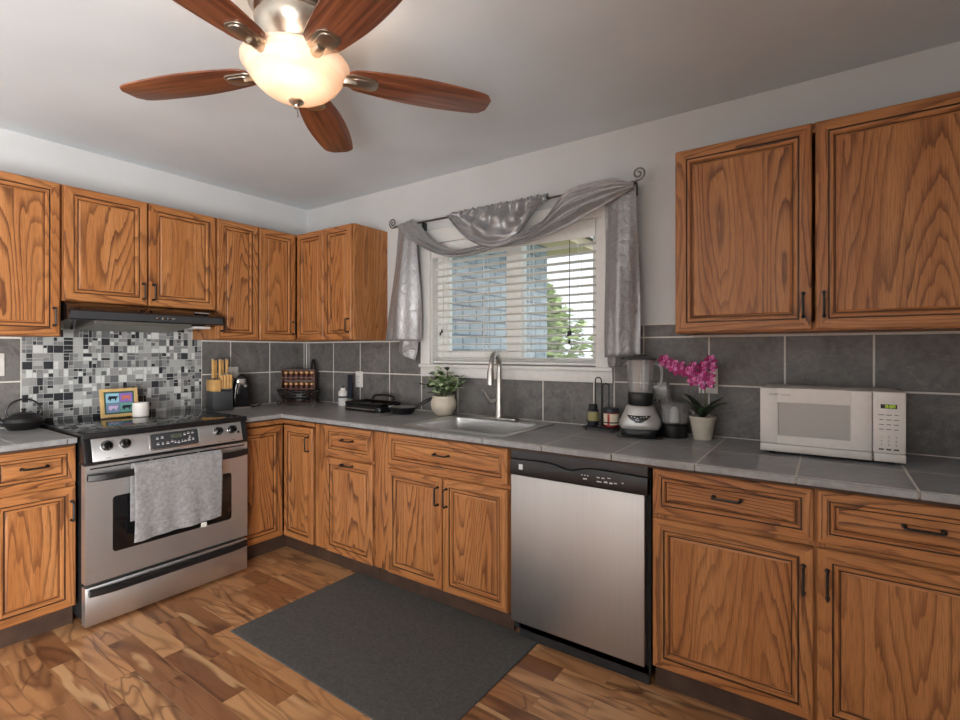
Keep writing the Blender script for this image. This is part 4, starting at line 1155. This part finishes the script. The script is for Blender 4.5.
# ------------------------------------------------------------------ spice rack with jars in the corner
sr_a = math.radians(38)
srk = thing('spice_rack', 'dark wooden spice rack of stacked rows standing in the counter corner', 'spice rack', (.140, -.170, CT), sr_a)
mb = MB()
mb.box((-.125, .034, 0), (.125, .04, .255)); mb.box((-.125, -.03, 0), (-.117, .034, .255), 0, .001, 1); mb.box((.117, -.03, 0), (.125, .034, .255), 0, .001, 1)
for z in (0, .085, .17): mb.box((-.117, -.03, z), (.117, .034, z+.006)); mb.box((-.117, -.03, z+.018), (.117, -.0265, z+.028), 0, 0)
mb.box((-.125, -.032, .249), (.125, .04, .255))
mb.build('rack_body', M['walnut_rack'], srk)
for row, z in enumerate((.0062, .0912, .1762)):
    for i in range(6):
        lx, ly = -.0975+.039*i, .0
        x = .140 + lx*math.cos(sr_a) - ly*math.sin(sr_a); y = -.170 + lx*math.sin(sr_a) + ly*math.cos(sr_a)
        nm = ('bottom', 'middle', 'top')[row]
        if row == 0 and i == 0:
            j0 = thing('spice_jar', 'small spice jar with tan lid in the bottom row of the spice rack', 'jar', (x, y, CT+z), 0, 'spice jars in the bottom row')
            MB().lathe([(0,0),(.0155,0),(.0165,.003),(.0165,.040),(.013,.046),(0,.046)], (0,0,0), 16).build('jar', M['spice'], j0)
            MB().lathe([(0,.0462),(.0155,.0462),(.0155,.060),(.014,.062),(0,.062)], (0,0,0), 16).build('lid', M['copper_cap'], j0)
        else:
            q = dup(j0, (x, y, CT+z), 'small spice jar with tan lid in the %s row of the spice rack' % nm); q['group'] = 'spice jars in the %s row' % nm

# ------------------------------------------------------------------ wire fruit basket and banana hook
fb = thing('fruit_basket', 'black wire fruit basket on scroll feet in front of the spice rack', 'basket', (.285, -.275, CT), math.radians(38))
mb = MB(); zb = .034
def ring(rx, ry, z, r=.0045, tilt=0): mb.tube([(rx*math.cos(2*PI*k/36), ry*math.sin(2*PI*k/36), z+tilt*math.cos(4*PI*k/36)) for k in range(36)], r, 6, 0, True)
ring(.150, .10, .100, .0055, .012); ring(.13, .088, .068); ring(.09, .06, .044); ring(.05, .035, zb)
for k in range(32):
    a = 2*PI*k/32; c_, s_ = math.cos(a), math.sin(a)
    mb.tube([(.150*c_, .10*s_, .100+.012*math.cos(2*a)), (.13*c_, .088*s_, .068), (.09*c_, .06*s_, .044), (.05*c_, .035*s_, zb)], .003, 5)
mb.build('wire_bowl', M['black_metal'], fb)
for sx, sy in ((-1,-1),(1,-1),(-1,1),(1,1)):
    pts = [(sx*.085, sy*.05, .045)] + [(sx*(.118+.02*math.cos(PI*.9-k*.42)*(1-k/26)), sy*.062, .0225+.0195*math.sin(PI*.9-k*.42)*(1-k/40)) for k in range(18)]
    MB().tube(pts, .003, 6).build('scroll_foot', M['black_metal'], fb)
mb = MB()
ring2 = [(.0, -.055, .055)]
mb.tube(smooth_path([(-.06,-.098,.085),(-.03,-.105,.078),(0,-.107,.09),(.03,-.105,.08),(.06,-.098,.088)], 5), .003, 6); mb.build('front_scroll', M['black_metal'], fb)
bh = thing('banana_hook', 'tall black looped hook stand rising behind the fruit basket', 'hook stand', (.165, -.06, CT))
MB().lathe([(0,0),(.04,0),(.04,.006),(.0,.008)], (0,0,0), 24).build('stand_base', M['black_metal'], bh)
mb = MB(); pts = [(-.016,0,.007),(-.02,0,.20),(-.02,0,.27)] + [(-.02*math.cos(PI*k/8), 0, .27+.055*math.sin(PI*k/8)) for k in range(1, 8)] + [(.02,0,.27),(.02,0,.20),(.016,0,.007)]
mb.tube(pts, .0075, 8); mb.build('loop', M['black_metal'], bh)

# ------------------------------------------------------------------ canister, slim black bar, griddle, pan
sl = thing('salt_canister', 'white round canister with a grey band and pouring spout left of the griddle', 'canister', (.562, -.10, CT))
mb = MB(); mb.lathe([(0,0),(.032,0),(.033,.002),(.033,.055),(.033,.068),(.033,.095),(.030,.102),(.018,.112),(.018,.126),(0,.127)], (0,0,0), 28, 0, mats=[0,0,0,1,0,0,0,0,0]); mb.build('canister', [M['white_plastic'], M['dark_grey']], sl)
MB().tube([(.010,-.008,.126),(.014,-.012,.138)], .006, 8).build('spout', M['black_plastic'], sl)
sb = thing('slim_bar', 'tall slim black upright bar standing at the left end of the griddle', 'kitchen tool', (.622, -.085, CT))  # plain upright bar of unknown use
MB().box((-.017, -.012, 0), (.017, .012, .05), 0, .003).build('foot', M['steel_dull'], sb)
MB().box((-.020, -.010, .0502), (.020, .010, .225), 0, .004).build('upright_bar', M['navy'], sb)
gd = thing('griddle', 'black electric griddle with a silver front strip on the counter', 'griddle', (.962, -.185, CT), math.radians(-2))
mb = MB(); mb.prism(rrect(.36, .20, .03), .034, 0, .006); mb.build('griddle_base', M['black_plastic'], gd)
mb = MB(); loops = [rr3(.35, .195, .03, .0345), rr3(.36, .205, .03, .055), rr3(.35, .195, .03, .057), rr3(.33, .175, .025, .046)]
mb.sheet(loops, 0, True); mb.bm.faces.new(list(mb.bm.verts)[-28:]); mb.build('cooking_plate', M['black_gloss'], gd, recalc=True)
MB().box((-.15, -.1025, .014), (.13, -.0985, .022), 0, .001, 1).build('silver_strip', M['steel_dull'], gd)
mb = MB(); mb.tube(smooth_path([(-.10,.085,.057),(-.095,.10,.085),(0,.103,.094),(.09,.10,.085),(.095,.085,.057)], 5), .008, 8); mb.build('rear_handle', M['black_plastic'], gd)
pn = thing('frying_pan', 'black frying pan with a grey interior and raised handle right of the griddle', 'pan', (1.255, -.205, CT))
mb = MB(); mb.lathe([(0,.0),(.058,.0),(.068,.004),(.086,.038),(.088,.042),(.085,.043),(.066,.008),(0,.006)], (0,0,0), 40, 0, mats=[0,0,0,0,0,1,1]); mb.build('pan_body', [M['black_plastic'], plain('pan_interior', (132,130,126), .4, .3)], pn)
MB().tube([(.062,.050,.040),(.080,.068,.054),(.105,.092,.072),(.135,.122,.094)], [.009,.010,.013,.010], 10).build('pan_handle', M['black_plastic'], pn)
MB().tube([(-.082,.010,.039),(-.10,.02,.041),(-.10,-.02,.041),(-.082,-.012,.039)], .0045, 8).build('helper_handle', M['steel_dull'], pn)

# ------------------------------------------------------------------ potted plant
pp = thing('potted_plant', 'leafy green plant in a round cream pot left of the sink', 'plant', (1.512, -.115, CT))
MB().lathe([(0,0),(.046,0),(.052,.004),(.074,.04),(.080,.068),(.076,.092),(.068,.108),(.070,.118),(.066,.120),(.062,.108),(0,.106)], (0,0,0), 40).build('pot', M['cream'], pp)
MB().lathe([(0,.1065),(.061,.1085),(.061,.110),(0,.114)], (0,0,0), 24).build('soil', M['soil'], pp)
def leafshape(mb, T, L_, W_, cup=.12, m=0, n=5):
    rows = []
    for i in range(n+1):
        t = i/n; hw_ = W_*math.sin(PI*(t*.94+.03))**.75; z = -cup*L_*t*t
        rows.append([T @ Vector((L_*t, -hw_, z+hw_*.25)), T @ Vector((L_*t, 0, z)), T @ Vector((L_*t, hw_, z+hw_*.25))])
    mb.sheet(rows, m)
rn = random.Random(11); mbs = MB(); sets = [MB(), MB(), MB()]
for k in range(32):
    az = rn.uniform(0, 2*PI); sp = rn.uniform(.1, 1.0); hgt = rn.uniform(.07, .175)*(1.1-.45*sp)
    tip = Vector((math.cos(az)*.135*sp, math.sin(az)*.085*sp, .118+hgt)); base_ = Vector((math.cos(az)*.03*sp, math.sin(az)*.03*sp, .105))
    mid = base_.lerp(tip, .5) + Vector((0, 0, .02)); path = [base_, mid, tip]
    mbs.tube(path, .0016, 5)
    for q in range(7):
        p = poly_at(path, .35+.65*q/6); aa = az + rn.uniform(-2.0, 2.0); el = rn.uniform(-.1, .8)
        T = Matrix.Translation(p) @ Matrix.Rotation(aa, 4, 'Z') @ Matrix.Rotation(-el, 4, 'Y') @ Matrix.Rotation(rn.uniform(-.6, .6), 4, 'X')
        leafshape(sets[rn.choices((0, 1, 2), (5, 6, 3))[0]], T, rn.uniform(.036, .058), rn.uniform(.010, .016))
mbs.build('stems', M['stem'], pp)
for q, m_ in zip(sets, ('leaf', 'leaf_pale', 'leaf_dark')): q.build('foliage', M[m_], pp, 60)

# ------------------------------------------------------------------ condiment caddy
cdy = thing('wire_caddy', 'black wire caddy with tall double loop handle left of the blender', 'caddy', (2.532, -.125, CT))
mb = MB()
for yy in (-.045, .045): mb.tube([(-.085, yy, .016), (.085, yy, .016)], .0028, 6)
for xx in (-.085, -.0, .085): mb.tube([(xx, -.045, .016), (xx, .045, .016)], .0028, 6)
for xx in (-.043, .043): mb.tube([(xx+.040*math.cos(2*PI*k/24), .040*math.sin(2*PI*k/24), .018) for k in range(24)], .0028, 6, 0, True); mb.tube([(xx+.040*math.cos(2*PI*k/24), .040*math.sin(2*PI*k/24), .045) for k in range(24)], .0025, 6, 0, True)
mb.build('wire_tray', M['black_metal'], cdy)
def loop(x, w_, z1, y):
    pts = [(x-w_, y, .016), (x-w_, y, z1-w_)] + [(x-w_*math.cos(PI*k/10), y, z1-w_+w_*math.sin(PI*k/10)) for k in range(1, 10)] + [(x+w_, y, z1-w_), (x+w_, y, .016)]
    MB().tube(pts, .0032, 8).build('loop_handle', M['black_metal'], cdy)
loop(-.018, .016, .262, -.006); loop(.014, .016, .232, .010)
mb = MB()
for sx in (-.07, .07):
    for sy in (-.038, .038): mb.tube([(sx, sy, .017), (sx, sy-.004, .006), (sx, sy, .0)], .004, 6)
mb.build('feet', M['black_metal'], cdy)
bt = thing('condiment_bottle', 'small dark bottle with yellow label and black cap in the wire caddy', 'bottle', (2.486, -.130, CT+.0195))
MB().lathe([(0,0),(.026,0),(.028,.003),(.028,.022),(.028,.072),(.026,.080),(.020,.086),(0,.086)], (0,0,0), 24, 0, mats=[0,0,0,1,0,0,0]).build('bottle', [M['navy'], M['yellow']], bt)
MB().lathe([(0,.0862),(.021,.0862),(.021,.106),(.019,.108),(0,.108)], (0,0,0), 24).build('cap', M['black_plastic'], bt)
jr = thing('condiment_jar', 'wide jar with red and cream label and dark lid in the wire caddy', 'jar', (2.578, -.122, CT+.0195))
MB().lathe([(0,0),(.035,0),(.038,.004),(.038,.014),(.038,.068),(.036,.074),(0,.074)], (0,0,0), 32, 0, mats=[0,0,0,1,0,0]).build('jar', [M['red_glass'], M['paper']], jr)
mb = MB(); mb.box((-.007, -.0386, .010), (.004, -.036, .066), 0, .0008, 1); mb.build('label_stripe', M['red'], jr)
MB().lathe([(0,.0742),(.0385,.0742),(.0385,.092),(.036,.094),(0,.094)], (0,0,0), 32).build('lid', M['navy'], jr)

# ------------------------------------------------------------------ blender
bd = thing('blender', 'silver countertop blender with clear glass jar on the counter under the curtain tail', 'blender', (2.733, -.165, CT), math.radians(12))
mb = MB(); mb.prism(rrect(.165, .165, .045), .036, 0, .006); mb.build('base_foot', M['black_plastic'], bd)
rows = []
for (w_, d_, z) in ((.166,.166,.0365),(.190,.184,.050),(.186,.180,.066),(.162,.158,.095),(.138,.136,.118),(.126,.126,.138),(.116,.116,.141)):
    rows.append(rr3(w_, d_, w_*.34, z))
mb = MB(); mb.sheet(rows, 0, True); mb.bm.faces.new(list(mb.bm.verts)[-28:]); mb.build('motor_body', M['silver_plastic'], bd, 50, recalc=True)
mb = MB(); sh = [(-.052,.016),(-.02,.0125),(.02,.0125),(.052,.016),(.035,-.004),(.012,-.018),(-.012,-.018),(-.035,-.004)]
CPM = Matrix.Translation((0, -.0885, .086)) @ Matrix.Rotation(-.42, 4, 'X') @ FACE
mb.prism(sh, .012, 0, .001, CPM); mb.build('control_pad', M['black_gloss'], bd)
mb = MB()
for (x, y) in ((-.03,.006),(-.016,.004),(-.004,.0),(.010,.004),(.022,.005),(.034,.008),(0,-.009),(-.01,-.008)): mb.prism([(p[0]+x, p[1]+y) for p in rrect(.006,.004,.001,2)], .0006, 0, 0, CPM @ Matrix.Translation((0,0,.0121)))
mb.build('buttons', M['white_print'], bd)
mb = MB(); mb.lathe([(0,.1415),(.050,.1415),(.056,.150),(.058,.19),(.056,.198),(.0,.199)], (0,0,0), 32); mb.build('jar_collar', M['black_plastic'], bd)
J = [(.047,.1995),(.052,.205),(.058,.26),(.064,.345),(.066,.352)]
mb = MB(); mb.lathe([(0,.1995)]+J+[(.063,.352),(.061,.345),(.055,.26),(.049,.208),(0,.206)], (0,0,0), 36); mb.build('glass_jar', M['clear'], bd)
MB().tube(smooth_path([(.060,-.008,.335),(.088,-.012,.325),(.094,-.012,.29),(.086,-.012,.24),(.058,-.008,.225)], 5), .007, 10).build('jar_handle', M['clear'], bd)
mb = MB(); mb.lathe([(0,.3525),(.072,.3525),(.073,.358),(.058,.366),(.03,.370),(.03,.376),(.0,.377)], (0,0,0), 36); mb.box((-.09,-.012,.354),(-.06,.012,.362),0,.003); mb.build('lid', M['dark_grey'], bd)
mb = MB(); mb.tube(smooth_path([(.07,.0,.012),(.10,-.04,.0045),(.09,-.09,.004),(.03,-.108,.004),(-.04,-.10,.004),(-.095,-.085,.004)], 6), .003, 8); mb.tube(smooth_path([(.06,.04,.16),(.078,.02,.17),(.09,-.0,.13),(.096,.01,.07),(.085,.04,.01)], 6), .0035, 8); mb.build('power_cord', M['cord'], bd)

# ------------------------------------------------------------------ food processor bowl
fp = thing('food_processor', 'clear food processor bowl with feed chute between the blender and the orchid', 'food processor', (2.872, -.115, CT))
MB().lathe([(0,0),(.056,0),(.058,.004),(.056,.055),(.05,.062),(0,.062)], (0,0,0), 32).build('drive_base', M['black_plastic'], fp)
mb = MB(); mb.lathe([(0,.0625),(.050,.0625),(.058,.068),(.062,.135),(.064,.142),(.061,.142),(.058,.135),(.054,.07),(0,.066)], (0,0,0), 36); mb.build('bowl', M['clear'], fp)
mb = MB(); mb.lathe([(0,.0665),(.02,.0665),(.018,.12),(.010,.136),(0,.137)], (0,0,0), 24); mb.build('blade_hub', M['white_plastic'], fp)
mb = MB(); mb.lathe([(.066,.1425),(.067,.150),(.05,.158),(0,.158)], (0,0,0), 36); mb.build('bowl_lid', M['clear'], fp)
mb = MB(); b_ = [(-.075,-.02),(-.02,-.026),(-.02,.026),(-.075,.02)]
rows = [[(x*1.0, y, .158) for x, y in b_], [(x*1.05-.004, y*1.2, .215) for x, y in b_], [(x*1.08-.008, y*1.35, .25) for x, y in b_]]
mb.sheet(rows, 0, True); o = mb.build('feed_chute', M['clear'], fp, 30); s = o.modifiers.new('solid', 'SOLIDIFY'); s.thickness = .0025
MB().tube([(.055,0,.13),(.085,-.01,.12),(.085,-.01,.08),(.055,0,.075)], .006, 8).build('bowl_handle', M['clear'], fp)

# ------------------------------------------------------------------ orchid
orc = thing('potted_orchid', 'magenta orchid in a pale tapered pot left of the microwave', 'plant', (2.992, -.108, CT))
MB().lathe([(0,0),(.036,0),(.038,.003),(.052,.090),(.056,.092),(.057,.102),(.052,.103),(.048,.092),(0,.090)], (0,0,0), 36).build('pot', M['pot_clay'], orc)
MB().lathe([(0,.0905),(.047,.0925),(.047,.094),(0,.098)], (0,0,0), 24).build('soil', M['soil'], orc)
for (az, el, L_, W_) in ((205, 58, .135, .032), (165, 68, .125, .03), (-25, 50, .135, .032), (15, 66, .12, .03), (262, 55, .10, .03), (300, 48, .11, .03)):
    mb = MB(); T = Matrix.Translation((0, 0, .093)) @ Matrix.Rotation(math.radians(az), 4, 'Z') @ Matrix.Rotation(-math.radians(el), 4, 'Y')
    leafshape(mb, T, L_, W_, .3, 0, 8); o = mb.build('leaf', M['leaf_dark'], orc, 60); s = o.modifiers.new('s', 'SOLIDIFY'); s.thickness = .002
stalk = smooth_path([(0,0,.095),(-.008,-.004,.17),(-.004,-.006,.24),(-.02,-.01,.275),(-.07,-.015,.305),(-.13,-.02,.325),(-.165,-.02,.345)], 5)
stalk2 = smooth_path([(.004,.0,.095),(.012,-.004,.17),(.010,-.006,.25),(.02,-.008,.31),(.035,-.01,.335)], 5)
MB().tube(stalk, .0025, 6).tube(stalk2, .0025, 6).build('stalk', M['stem'], orc)
def flower(c, s_, seed, m1='magenta'):
    r_ = random.Random(seed); mb = MB()
    s_ *= r_.uniform(.85, 1.15); c = (c[0]+r_.uniform(-.008,.008), c[1], c[2]+r_.uniform(-.01,.01)); pk = r_.choice((2, 3, 6))
    F = Matrix.Translation(c) @ Matrix.Rotation(r_.uniform(-.5, .5), 4, 'Z') @ Matrix.Rotation(PI/2 + r_.uniform(-.4, .4), 4, 'X')
    for k in range(6):
        T = F @ Matrix.Rotation(2*PI*k/6 + r_.uniform(-.15, .15), 4, 'Z') @ Matrix.Rotation(-.25, 4, 'Y')
        leafshape(mb, T, s_*r_.uniform(.85, 1.1), s_*.36, .25, 1 if k % pk == 1 else 0, 5)
    mb.sphere((0,0,.003), s_*.18, 5, 1, (1,1,1), F)
    mb.build('flower', [M[m1], M['pink']], orc, 60)
fl = [(-.165,-.02,.345,.030),(-.150,-.025,.322,.028),(-.125,-.03,.332,.028),(-.10,-.028,.305,.032),(-.075,-.03,.325,.026),(-.065,-.03,.290,.030),(-.04,-.032,.315,.028),(-.03,-.03,.285,.030),
      (.0,-.03,.33,.030),(.012,-.035,.300,.030),(-.008,-.035,.265,.030),(.035,-.02,.34,.028),(.04,-.03,.315,.026),(.03,-.03,.275,.028),(.035,-.035,.245,.026),(-.025,-.03,.250,.026),(.008,-.03,.235,.022)]
for i, (x, y, z, s_) in enumerate(fl): flower((x, y, z+.005), s_, i)

# ------------------------------------------------------------------ microwave
mw = thing('microwave', 'compact white microwave oven on the right end of the countertop', 'microwave', (3.450, -.03, CT), math.radians(.5))
mwW, mwD, mwH = .432, .275, .240
mb = MB(); z0 = .012; mb.box((-mwW/2, -mwD+.03, z0), (mwW/2, 0, z0+mwH), 0, .004); mb.build('casing', M['mw_white'], mw)
mb = MB()
for sx in (-.18, .18):
    for sy in (-.22, -.04): mb.cyl((sx, sy, 0), .012, .0125, 12)
mb.build('feet', M['black_plastic'], mw)
px_ = .126      # door / control split
y1_ = -mwD+.0295
mb = MB(); X0, X1 = -mwW/2, px_
a0, a1, b0, b1 = X0+.060, X1-.062, z0+.062, z0+.187
zt_ = z0+mwH
mb.box((X0, -mwD, z0+.030), (a0, y1_, zt_), 0, .004); mb.box((a1, -mwD, z0+.030), (X1-.001, y1_, zt_), 0, .003)
mb.box((a0-.004, -mwD, z0+.030), (a1+.004, y1_, b0), 0); mb.box((a0-.004, -mwD, b1), (a1+.004, y1_, zt_), 0)
mwd = mb.build('oven_door', M['mw_white'], mw)
mb = MB(); mb.box((a0, -mwD+.007, b0), (a1, y1_, b1)); mb.build('door_window', M['mw_dark'], mwd)
mb = MB(); mb.box((X0, -mwD-.0005, z0), (X1-.001, y1_, z0+.0285), 0, .003); mb.build('lower_trim', M['mw_white'], mw)
text_mesh('brand_text', 'SHARP', .0105, M['fork_grey'], mwd, Matrix.Translation((X0+.030, -mwD-.0002, zt_-.024)) @ FACE, .0003, 'LEFT')
text_mesh('model_text', 'CAROUSEL', .0065, M['fork_grey'], mwd, Matrix.Translation((X0+.068, -mwD-.0002, zt_-.0245)) @ FACE, .0003, 'LEFT')
mb = MB(); mb.box((px_+.001, -mwD, z0+.030), (mwW/2, y1_, zt_), 0, .004); cpm = mb.build('control_panel', M['mw_white'], mw)
mb = MB(); mb.box((px_+.004, -mwD-.001, z0), (mwW/2, y1_, z0+.0285), 0, .003); mb.box((px_+.012, -mwD-.003, z0+.004), (mwW/2-.010, -mwD, z0+.025), 0, .002); mb.build('door_button', M['mw_white'], mw)
mb = MB(); mb.box((px_+.022, -mwD-.001, zt_-.057), (px_+.066, -mwD+.002, zt_-.042), 0); mb.build('display_window', M['black_gloss'], cpm)
text_mesh('clock_digits', '0:00', .016, M['led_green'], cpm, Matrix.Translation((px_+.048, -mwD-.0014, zt_-.050)) @ FACE, .0002)
mb = MB(); rn = random.Random(2)
for r_ in range(4):
    for k in range(3):
        w_ = rn.uniform(.010, .016); mb.box((px_+.024+.020*k-w_/2, -mwD-.0007, zt_-.080-.0165*r_), (px_+.024+.020*k+w_/2, -mwD, zt_-.0775-.0165*r_))
for k in range(3): w_ = rn.uniform(.012, .016); mb.box((px_+.024+.020*k-w_/2, -mwD-.0007, z0+.040), (px_+.024+.020*k+w_/2, -mwD, z0+.046))
mb.build('pad_legend', M['fork_grey'], cpm)
for r_, row in enumerate(('123', '456', '789')):
    for k, d_ in enumerate(row): text_mesh('keypad_digit', d_, .009, M['fork_grey'], cpm, Matrix.Translation((px_+.024+.020*k, -mwD-.0004, z0+.085-.0135*r_)) @ FACE, .0002)
